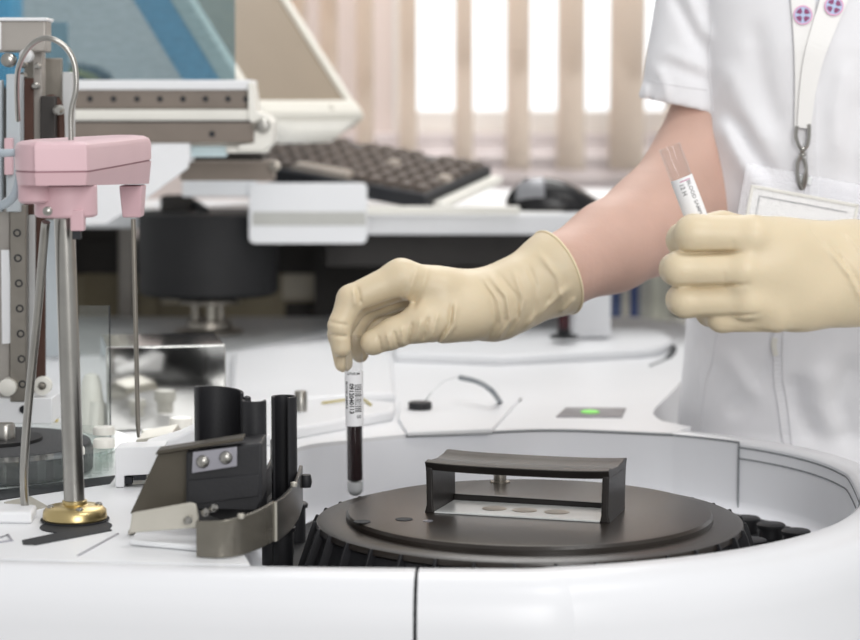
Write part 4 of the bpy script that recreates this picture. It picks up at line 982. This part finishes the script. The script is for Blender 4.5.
b = BM(); prism(b, [P(238, 150, YG-.006), P(266, 150, YG-.006), P(272, 144, YG-.006), P(273, 122, YG-.006), P(268, 116, YG-.006), P(257, 112, YG-.006), P(252, 82, YG-.006), P(248, 82, YG-.006), P(248, 120, YG-.006), P(254, 124, YG-.006), P(254, 143, YG-.006), P(238, 145, YG-.006)], V(0, .07, 0)); obj('end_cap', b, M['offwhite'], ga, bevel=.002)
b = BM(); lathe(b, P(263, 126, YG-.006), [(.0085, 0), (.0085, .003), (.006, .006), (.0005, .0065)], 20, axis=(0, -1, 0)); obj('end_screw', b, M['steel'], ga)
b = BM(); lathe(b, P(257, 126, YG-.004), [(.0055, 0), (.0055, .004), (.0005, .0045)], 20, axis=(0, -1, 0)); obj('end_screw', b, M['steeldark'], ga)
gbox('chip', 190, 146, 226, 157, YG + .01, .02, 'bluechip', ga, .001)
gbox('under_edge', 226, 146, 268, 153, YG + .006, .03, 'offwhite', ga, .002)
gbox('carriage', 150, 143, 190, 163, YG - .004, .05, 'white', ga, .002)
b = BM(); prism(b, [P(60, 226, YG-.01), P(106, 224, YG-.01), P(140, 203, YG-.01), P(188, 168, YG-.01), P(189, 148, YG-.01), P(60, 148, YG-.01)], V(0, .012, 0)); obj('drop_bracket', b, M['white'], ga, bevel=.002)
# bar, knob and plain dark box below the beam
bb = ga
gbox('lower_bar', 180, 161, 273, 181, 2.62, .05, 'rail', bb, .002)
b = BM(); lathe(b, P(275, 166, 2.615), [(.007, 0), (.007, .006), (.0005, .007)], 20, axis=(0, -1, 0)); obj('knob', b, M['steeldark'], bb)
gbox('dark_box', 150, 152, 262, 163, 2.64, .06, 'cabdark', bb, .001)
# blue tinted shield and what stands behind it
b = BM(); pbox(b, -60, -60, 235, 81, YG + .05, .004); o = obj('tinted_shield', b, M['bluetint'], bevel=.0008); tag(o, 'blue tinted clear shield standing behind the gantry beam', 'shield')
# monitor: reclined, turned to the right
ph, ta = math.radians(58), math.radians(37.5)
mu = V(math.cos(ph), math.sin(ph), 0); mn0 = V(math.sin(ph), -math.cos(ph), 0)
mt = V(0, 0, 1) * math.cos(ta) - mn0 * math.sin(ta); mn = mu.cross(mt); 
if mn.dot(mn0) < 0: mn = -mn
MC = P(346, 103, 3.02)                        # lower right corner of the screen
def mq(x, y, n): return MC + mu*x + mt*y + mn*n
mo = thing('monitor', 'reclined off white monitor with a beige screen behind the gantry', 'monitor', zz(mq(-.17, 0, -.05), P(300, 182, 2.9).z))
W_, Hm = .205, .27
def mslab(bm, x0, x1, y0, y1, n0, n1): hexa(bm, [mq(x, y, n) for n in (n0, n1) for x, y in ((x0, y0), (x1, y0), (x1, y1), (x0, y1))])
b = BM(); mslab(b, -W_, 0, .0, Hm, -.004, .0); obj('screen', b, M['screen'], mo)
b = BM(); mslab(b, -.001, .014, -.029, Hm + .015, -.02, .006); mslab(b, -W_-.016, -W_+.001, -.029, Hm+.015, -.02, .006); mslab(b, -W_-.016, .014, Hm, Hm+.015, -.02, .006); obj('bezel', b, M['monitor'], mo, bevel=.003)
b = BM(); mslab(b, -W_-.016, .014, -.029, .001, -.03, .010); chin = obj('chin', b, M['monitor'], mo, bevel=.008, segs=3)
b = BM(); lathe(b, mq(-.06, -.015, .010), [(.004, -.001), (.004, .001), (.0005, .0012)], 16, axis=mn); obj('power_button', b, M['bracket'], chin)
b = BM(); loft(b, [[mq(x, y, -.012) for x, y in ((-W_-.013, -.030), (.010, -.030), (.010, Hm+.012), (-W_-.013, Hm+.012))], [mq(x, y, -.075) for x, y in ((-W_-.008, -.010), (.0, -.010), (.0, Hm), (-W_-.008, Hm))]]); obj('housing', b, M['blue'], mo, bevel=.006)
b = BM(); loft(b, [[mq(x, -.027, n) for x, n in ((-W_, -.03), (.008, -.03), (.008, .004), (-W_, .004))], [mq(x, -.047, n) for x, n in ((-W_*.8, -.03), (-.05, -.03), (-.05, -.006), (-W_*.8, -.006))]]); obj('under_shell', b, M['offwhite'], mo, bevel=.006)
fz = P(300, 186, 2.9).z
fc = V(-.52, 3.24, 0)
b = BM(); prism(b, [mq(-.20, .03, -.07), mq(-.12, .03, -.07), V(-.48, 3.25, DZ + .01), V(-.55, 3.23, DZ + .01)], mn0 * -.03); obj('stand', b, M['offwhite'], mo, bevel=.003)
b = BM(); lathe(b, V(fc.x, fc.y, DZ + .0005), [(.095, 0), (.095, .008), (.08, .014), (.001, .016)], 48); obj('foot', b, M['offwhite'], mo)
# blue box, white card and dark cloth seen through the shield
b = BM(); prism(b, [P(-60, 85.6, 3.45), P(11, 85.6, 3.45), P(11, -40, 3.45), P(-60, -40, 3.45)], V(0, .1, 0)); tag(obj('blue_box', b, M['bluebox'], bevel=.003), 'bright blue box at the top left behind the shield', 'box')
b = BM(); prism(b, [zz(P(40, 60, 2.72), RZ + .0035), zz(P(67, 60, 2.72), RZ + .0035), P(67, 22, 2.72), P(40, 22, 2.72)], V(0, .012, 0)); tag(obj('white_card', b, M['palegrey'], bevel=.0005), 'upright pale grey card behind the shield by the lift tower', 'card')
b = BM(); c = P(72, 76, 3.5)
loft(b, [[c + V(math.cos(t)*.065*s_ , math.sin(t)*.05*s_, h) for t in [2*math.pi*i/24 for i in range(24)]] for s_, h in ((.9, P(72, 85.4, 3.41).z - c.z), (1, -.006), (.95, .004), (.6, .016), (.1, .020))]); bag = obj('fabric_bag', b, M['dark']); tag(bag, 'dark bundle with a tan strap behind the shield', 'bag')
b = BM(); tube(b, spline([c + V(-.02, -.052, .008), c + V(.01, -.057, .006), c + V(.04, -.045, -.004), c + V(.054, -.02, -.02)], 6), .004, 8); obj('strap', b, M['yellow'], bag)
# ------------------------------------------------------------------ desk, keyboard, mouse
dk = thing('desk', 'white desk with a grey underside behind the analyzer', 'desk', V(.1, 2.9, 0))
b = BM(); x0, x1 = -.175, P(1150, 215, 2.5).x
prism(b, [V(x0, 2.95, DZ), V(x1, 2.95, DZ), V(x1, 3.80, DZ), V(x0, 3.80, DZ), V(x0, 3.39, DZ), V(x0-.5, 3.39, DZ), V(x0-.5, 3.10, DZ), V(x0, 3.10, DZ)], V(0, 0, -.028)); obj('desk_top', b, M['white'], dk, bevel=.003)
b = BM(); box(b, V((x0+x1)/2, 3.05, DZ - .053), (x1-x0-.06, .02, .05)); obj('apron', b, M['cabdark'], dk, bevel=.002)
b = BM(); xb = P(592, 215, 3.34).x; box(b, V((x0+xb)/2, 3.335, (DZ-.03)/2), (xb-x0, .03, DZ-.03)); obj('back_panel', b, M['cabdark'], dk)
for xx in (x0 - .4, x1 - .05):
    b = BM(); box(b, V(xx, 3.335, (DZ-.028)/2), (.05, .10, DZ - .028)); obj('leg', b, M['towergrey'], dk, bevel=.003)
tr = thing('instrument_tray', 'white rounded plate with a grey band in front of the keyboard', 'tray', P(308, 243, 2.90))
def rrect(x0, y0, x1, y1, r, Y, n=6):
    pts = []
    for cx_, cy_, a0 in ((x1-r, y1-r, 0), (x0+r, y1-r, 90), (x0+r, y0+r, 180), (x1-r, y0+r, 270)):
        for i in range(n+1):
            a = math.radians(a0 + 90*i/n); pts.append(P(cx_ + r*math.cos(a), cy_ + r*math.sin(a), Y))
    return pts
b = BM(); prism(b, rrect(249, 183, 367, 243.5, 6, 2.90), V(0, .012, 0)); obj('plate', b, M['white'], tr, bevel=.002)
gbox('band', 252, 212, 366, 225.5, 2.8985, .002, 'traygrey', tr, .0006)
gbox('arm', 182, 180, 256, 197, 2.915, .02, 'white', tr, .002)
gbox('shelf', 330, 207, 520, 214.5, 2.915, .03, 'offwhite', tr, .001)
b = BM(); kb0 = P(425, 197, 2.52)
# keyboard: long axis runs away from the camera, tilted up at its far end
KZ = DZ + .012
ke = thing('keyboard', 'dark computer keyboard lying askew behind the white plate', 'keyboard', V(-.07, 3.2, DZ))
ka = Vector((.095, .155, .036)).normalized(); kn = Vector((.03, -.22, 1)).normalized(); kx = ka.cross(kn).normalized(); kn = kx.cross(ka)
K0 = V(P(425, 200, 2.98).x, 2.98, KZ)
def kq(u, v, n): return K0 - kx*u + ka*v + kn*n
KL, KW = .185, .36
b = BM(); hexa(b, [kq(u, v, n) for n in (-.010, .012) for u, v in ((0, 0), (0, KL), (KW, KL), (KW, 0))]); obj('case', b, M['keybase'], ke, bevel=.004, segs=3)
b = BM(); hexa(b, [kq(u, v, n) for n in (-.011, -.001) for u, v in ((-.018, .02), (-.018, KL), (-.0005, KL), (-.0005, .02))]); obj('wrist_ledge', b, M['offwhite'], ke, bevel=.002)
cnt = 0
for r_i in range(6):
    for c_i in range(14):
        if r_i == 5 and c_i in (3, 8): continue
        w = .0205; u = .006 + c_i*.0250; v = .010 + r_i*.0285
        if r_i == 0 and 5 <= c_i <= 8:
            if c_i > 5: continue
            w = .0205 + 3*.025
        if r_i == 0 and c_i == 13: continue
        b = BM()
        loft(b, [[kq(u + du, v + dv, .0118) for du, dv in ((0, 0), (0, .0225), (w, .0225), (w, 0))], [kq(u + du, v + dv, .0195) for du, dv in ((.003, .003), (.003, .0195), (w-.003, .0195), (w-.003, .003))]])
        obj('key', b, M['keylight' if w > .05 or (r_i, c_i) in ((3, 4), (2, 0)) else 'key'], ke); cnt += 1
for u in (.02, .31):
    b = BM(); hexa(b, [kq(u + du, KL - .03 + dv, n) for n in (-.030, -.009) for du, dv in ((0, 0), (0, .012), (.025, .012), (.025, 0))]); obj('foot', b, M['keybase'], ke)
# mouse
ms = thing('computer_mouse', 'glossy black computer mouse on white paper at the desk edge', 'mouse', P(553, 213, 3.03))
mz = DZ + .0012; mc = V(P(553, 213, 3.03).x, 3.03, mz); Lm, Wm, Hm2 = .130, .070, .046
def mouse_ring(t, k=20, up=0):
    x = -Lm/2 + Lm*t; w = Wm/2 * (max(0, 1 - abs(2*t-1)**3.2))**.5 * (.9 + .1*t); h = Hm2 * (max(0.0, math.sin(math.pi*min(1, max(0, .07 + .86*t**.74))))**.75) * (1 - max(0, t-.6)*.35)
    w = max(w, .001); h = max(h, .002)
    return [mc + V(x, math.cos(a)*w, max(0, math.sin(a))**.8*h + up) for a in [math.pi*j/k for j in range(k+1)]]
b = BM(); loft(b, [mouse_ring(.0 + i/24) for i in range(25)]); obj('body', b, M['mouse'], ms, ang=60)
b = BM(); R_ = []
for i in range(10):
    r = mouse_ring(.10 + .30*i/9, 20, .0008); R_.append(r[10:19])
loft(b, R_, False, False); o = obj('button', b, M['mousegrey'], ms, ang=60); sm = o.modifiers.new('s', 'SOLIDIFY'); sm.thickness = .001  # grey on the black button stands in for a highlight
b = BM(); lathe(b, mouse_ring(.22)[10] + V(0, .004, -.004), [(.001, -.004), (.007, -.003), (.007, .003), (.001, .004)], 20, axis=(0, 1, 0)); obj('wheel', b, M['keybase'], ms)
b = BM(); prism(b, [V(P(462, 213, 2.97).x, 2.955, DZ + .0004), V(P(560, 213, 2.97).x, 2.955, DZ + .0004), V(P(570, 213, 3.2).x, 3.2, DZ + .0004), V(P(470, 213, 3.2).x, 3.2, DZ + .0004)], V(0, 0, .0006)); tag(obj('paper_sheet', b, M['paper']), 'white paper sheet under the computer mouse', 'paper')
# ------------------------------------------------------------------ black drum under the gantry, cabinets, far shelf
YD = 3.00; dc = P(209, 305, YD); s = S(YD)
dr = thing('black_drum', 'large black cylindrical drum on a metal foot under the gantry', 'drum', V(dc.x, dc.y, RZ + .003))
zb_ = RZ + .0036
b = BM(); lathe(b, V(dc.x, YD, 0), [(66*s, P(209, 300, YD-.09).z), (70*s, P(209, 296, YD-.09).z), (70*s, P(209, 213, YD).z), (66*s, P(209, 211, YD).z), (.001, P(209, 211, YD).z)], 64); obj('drum_body', b, M['blacksoft'], dr, ang=35)
b = BM(); lathe(b, V(dc.x, YD, 0), [(.001, P(209, 300, YD).z), (.04, P(209, 300, YD).z), (.04, P(209, 303, YD).z)], 32); lathe(b, V(dc.x, YD, zb_), [(34*s, 0), (34*s, .004), (23*s, .008), (22*s, .016), (20*s, .018), (.001, .018)], 48); obj('foot', b, M['steeldark'], dr)
for dx in (-13, 3, 12):
    b = BM(); cyl(b, V(dc.x + dx*s, YD - .012, zb_ + .012), 4*s, P(209, 299, YD).z - zb_ - .011, 16); obj('pillar', b, M['bracket' if dx == 3 else 'steeldark'], dr)
b = BM(); tube(b, spline([P(170, 212, YD), P(178, 200, YD), P(195, 205, YD), P(205, 212, YD-.03)], 6), .007, 8); obj('drum_hose', b, M['gap'], dr)
gbox('clamp', 160, 196, 190, 213, YD - .02, .05, 'cabdark', dr, .003)
cb = thing('low_cabinet', 'beige cabinet with a dark upper band at the back', 'cabinet', P(100, 330, 3.35))
Yc = 3.42
b = BM(); xL, xR = P(-120, 300, Yc).x, P(420, 300, Yc).x
def cabx(name, x0, y0, x1, y1, m, Y=Yc, d=.10, bev=.003, par=None):
    b = BM(); pbox(b, x0, y0, x1, y1, Y, d); return obj(name, b, M[m], par or cb, bevel=bev)
cabx('dark_band', -120, 240, 600, 274, 'cabdark', Yc - .01)
cabx('upper_unit', -120, 86, 118, 240, 'cabdark', Yc - .01, .18)
cabx('body', -120, 274, 345, 640, 'beige', Yc)
cabx('door', 84, 268, 119, 330, 'beigedark', Yc - .008, .008)
cabx('door', 122, 270, 158, 330, 'beige', Yc - .008, .008)
cabx('light_panel', 282, 272, 344, 300, 'palebeige', Yc - .008, .008)
cabx('light_panel', 160, 292, 240, 304, 'palebeige', Yc - .008, .008)
cabx('dark_bay', 285, 303, 600, 330, 'cabdark', Yc - .01, .01)
cabx('grey_post', 118, 225, 134, 325, 'towergrey', Yc - .03, .02)
# white box and dark bottle at the back of the deck, behind the arm
b = BM(); bx0 = P(575, 335, 2.82); pbox(b, 574, 292, 611, 338, 2.84, .12); o = obj('white_box', b, M['white'], bevel=.003); tag(o, 'white box at the rear of the deck under the forearm', 'box')
bt = thing('dark_bottle', 'small dark red tube on a black foot beside the white box', 'bottle', P(564, 337, 2.80))
b = BM(); c = P(564, 337, 2.80); lathe(b, V(c.x, c.y, P(564, 338, 2.80).z), [(.018, 0), (.018, .004), (.0085, .006), (.0085, .012)], 28); obj('foot', b, M['black'], bt)
b = BM(); lathe(b, V(c.x, c.y, P(564, 338, 2.80).z + .011), [(.0075, 0), (.0075, .05), (.006, .056), (.001, .057)], 24); obj('body', b, M['winered'], bt)
# far shelf with binders
YB = 4.1
sh = thing('far_shelf', 'pale shelf board far behind carrying binders', 'shelf', V(P(660, 320, YB).x, YB, 0))
b = BM(); zsf = P(650, 322, YB).z; box(b, V(P(700, 320, YB).x, YB + .15, zsf - .012), (.75, .34, .024)); obj('board', b, M['offwhite'], sh, bevel=.003)
for xx in (P(520, 320, YB).x, P(880, 320, YB).x):
    b = BM(); box(b, V(xx, YB + .15, (zsf - .024)/2), (.03, .32, zsf - .024)); obj('side_panel', b, M['offwhite'], sh, bevel=.002)
bcol = [('#3a4668', 'navy binder, leftmost on the far shelf'), ('#a9a69b', 'pale grey binder between the two navy ones'), ('#323e66', 'navy binder, second of the two on the shelf'), ('#8d8d88', 'mid grey binder right of the navy ones'), ('#a5a59b', 'wide pale binder in the middle of the shelf'), ('#9a9a92', 'pale grey binder right of the wide one'), ('#6a6862', 'dark grey binder at the right of the shelf'), ('#77736c', 'brown grey binder furthest right on the shelf')]
xw = [(612, 622.5), (623, 630), (630.5, 640), (640.5, 652), (652.5, 663), (663.5, 672), (672.5, 684), (684.5, 697)]
for (c_, l_), (a_, e_) in zip(bcol, xw):
    x0_, x1_ = P(a_, 300, YB).x, P(e_, 300, YB).x; hb_ = P(a_, 268 + (a_ % 5), YB).z - zsf
    t = thing('binder', l_, 'binder', V((x0_+x1_)/2, YB + .02, zsf + .0005), 'binders on the far shelf')
    b = BM(); box(b, V((x0_+x1_)/2, YB + .14, zsf + .0005 + hb_/2), (x1_-x0_, .24, hb_)); obj('cover', b, mat('binder ' + c_, c_, .6), t, bevel=.001)
    b = BM(); box(b, V((x0_+x1_)/2, YB + .0195, zsf + hb_*.6), ((x1_-x0_)*.6, .0012, hb_*.35)); obj('spine_label', b, mat('spine ' + c_, c_, .5), t)
# ------------------------------------------------------------------ room shell
YW = 4.9
WX0, WX1, WZ0, WZ1 = P(392, 100, YW).x, 1.9, P(500, 111, YW).z - .05, H + 1.25
XL, XR, ZC = -2.2, 2.2, 2.9
def quadbox(name, x0, x1, y0, y1, z0, z1, m): b = BM(); box(b, V((x0+x1)/2, (y0+y1)/2, (z0+z1)/2), (x1-x0, y1-y0, z1-z0)); return struct(obj(name, b, M[m]))
quadbox('floor', XL, XR, -1.2, YW + .2, -.1, 0, 'floor')
b = BM()
for x0_, x1_, z0_, z1_ in ((XL, WX0, 0, ZC), (WX1, XR, 0, ZC), (WX0, WX1, 0, WZ0), (WX0, WX1, WZ1, ZC)):
    box(b, V((x0_+x1_)/2, YW + .1, (z0_+z1_)/2), (x1_-x0_, .2, z1_-z0_))
struct(obj('wall_back', b, M['wall']))
b = BM(); fw = .05
for x0_, x1_, z0_, z1_ in ((WX0, WX1, WZ0, WZ0+fw), (WX0, WX1, WZ1-fw, WZ1), (WX0, WX0+fw, WZ0+fw, WZ1-fw), (WX1-fw, WX1, WZ0+fw, WZ1-fw), (.62, .68, WZ0+fw, WZ1-fw), (1.25, 1.31, WZ0+fw, WZ1-fw)):
    box(b, V((x0_+x1_)/2, YW + .10, (z0_+z1_)/2), (x1_-x0_, .05, z1_-z0_))
wf = struct(obj('window_1', b, M['frame'], bevel=.003))
b = BM(); box(b, V((WX0+WX1)/2, YW + .11, (WZ0+WZ1)/2), (WX1-WX0-2*fw, .006, WZ1-WZ0-2*fw)); struct(obj('window_pane', b, M['pane'], wf))
b = BM(); box(b, V((WX0+WX1)/2, YW - .01, WZ0 - .010), (WX1-WX0+.2, .06, .020)); struct(obj('trim_1', b, M['sill'], bevel=.004))
ra = thing('radiator', 'pale lilac radiator under the window behind the blinds', 'radiator', V(.5, YW - .06, .3))
b = BM(); box(b, V(.60, YW - .055, (WZ0 - .022 + .18)/2), (1.7, .05, WZ0 - .022 - .18)); obj('panel', b, M['radiator'], ra, bevel=.004)
for i in range(6):
    b = BM(); tube(b, [V(-.24, YW - .085, WZ0 - .05 - i*.045), V(1.44, YW - .085, WZ0 - .05 - i*.045)], .011, 8); obj('rib', b, M['radiator'], ra)
for xx in (-.1, 1.3):
    b = BM(); box(b, V(xx, YW - .05, .09), (.04, .04, .18)); obj('foot', b, M['radiator'], ra)
# vertical blind
bl = thing('vertical_blind', 'beige vertical blind with turned slats before the window', 'blind', V(.3, YW - .22, H + 1.3))
b = BM(); box(b, V(.25, YW - .22, H + 1.3), (3.1, .04, .04)); obj('headrail', b, M['white'], bl, bevel=.003)
YS = YW - .22
sl_px = [(268, 20), (297, 24), (329, 22), (365, 20), (408, 20), (464, 19), (518, 24), (571, 27), (627, 34), (680, 27), (736, 26), (792, 26), (848, 26)] + [(904 + 55*i, 26) for i in range(5)]
for i, (px_, w_) in enumerate(sl_px):
    x = P(px_, 100, YS).x; w = .118; a = math.acos(min(1, w_*S(YS)*.92/w)); sg = -1
    b = BM(); n = 8; zb2 = P(px_, 170, YS).z; zt2 = H + 1.28; R_ = []
    for j in range(n+1):
        t = (j/n - .5); d = V(math.cos(a), sg*math.sin(a), 0)*t*w + V(sg*-math.sin(a), math.cos(a), 0)*(.006*(1-4*t*t))
        R_.append([V(x, YS, zb2) + d, V(x, YS, zt2) + d])
    loft(b, R_, False, False); o = obj('slat', b, M['slat'], bl, ang=60); sm = o.modifiers.new('s', 'SOLIDIFY'); sm.thickness = .0008
# ------------------------------------------------------------------ light
w = bpy.data.worlds.new('sky'); SC.world = w; w.use_nodes = True
bg = w.node_tree.nodes['Background']; bg.inputs['Color'].default_value = (.99, .995, 1, 1); 
nt = w.node_tree; tc = nt.nodes.new('ShaderNodeTexCoord'); sx = nt.nodes.new('ShaderNodeSeparateXYZ'); mr = nt.nodes.new('ShaderNodeMapRange')
nt.links.new(tc.outputs['Generated'], sx.inputs[0]); nt.links.new(sx.outputs['Y'], mr.inputs['Value'])
mr.inputs['From Min'].default_value = .55; mr.inputs['From Max'].default_value = .95; mr.inputs['To Min'].default_value = .60; mr.inputs['To Max'].default_value = 1.7
nt.links.new(mr.outputs['Result'], bg.inputs['Strength'])
def area(name, loc, tgt, size, power, col=(1, 1, 1), sy=None):
    l = bpy.data.lights.new(name, 'AREA'); l.energy = power; l.size = size; l.color = col
    if sy: l.shape = 'RECTANGLE'; l.size_y = sy
    o = bpy.data.objects.new(name, l); COL.objects.link(o); o.location = loc
    o.rotation_euler = (Vector(tgt) - Vector(loc)).to_track_quat('-Z', 'Y').to_euler(); return o
area('key_fill_lamp', (.9, -1.6, 2.15), (.1, 2.0, .95), 1.5, 56, (1, .99, .98))  # unseen front fill, added behind the camera to light the well wall
area('key_fill_lamp', (.3, 3.95, 2.75), (.3, 4.7, 1.1), 1.0, 24, (1, .99, .97))  # extra light added to brighten the blind and the back wall
area('key_fill_lamp', (.75, 1.0, 2.75), (.3, 2.0, .95), .6, 10, (1, .99, .975))
area('key_fill_lamp', (.2, 2.9, 2.75), (.05, 2.7, .95), 1.2, 11, (1, .99, .97))  # added above the rear deck to lift its brightness
SC.view_settings.view_transform = 'Standard'; SC.view_settings.look = 'None'; SC.view_settings.gamma = 1
SC.view_settings.exposure = 0.0
SC.view_settings.use_curve_mapping = False
SC.cycles.max_bounces = 10; SC.cycles.transparent_max_bounces = 24; SC.cycles.use_denoising = True
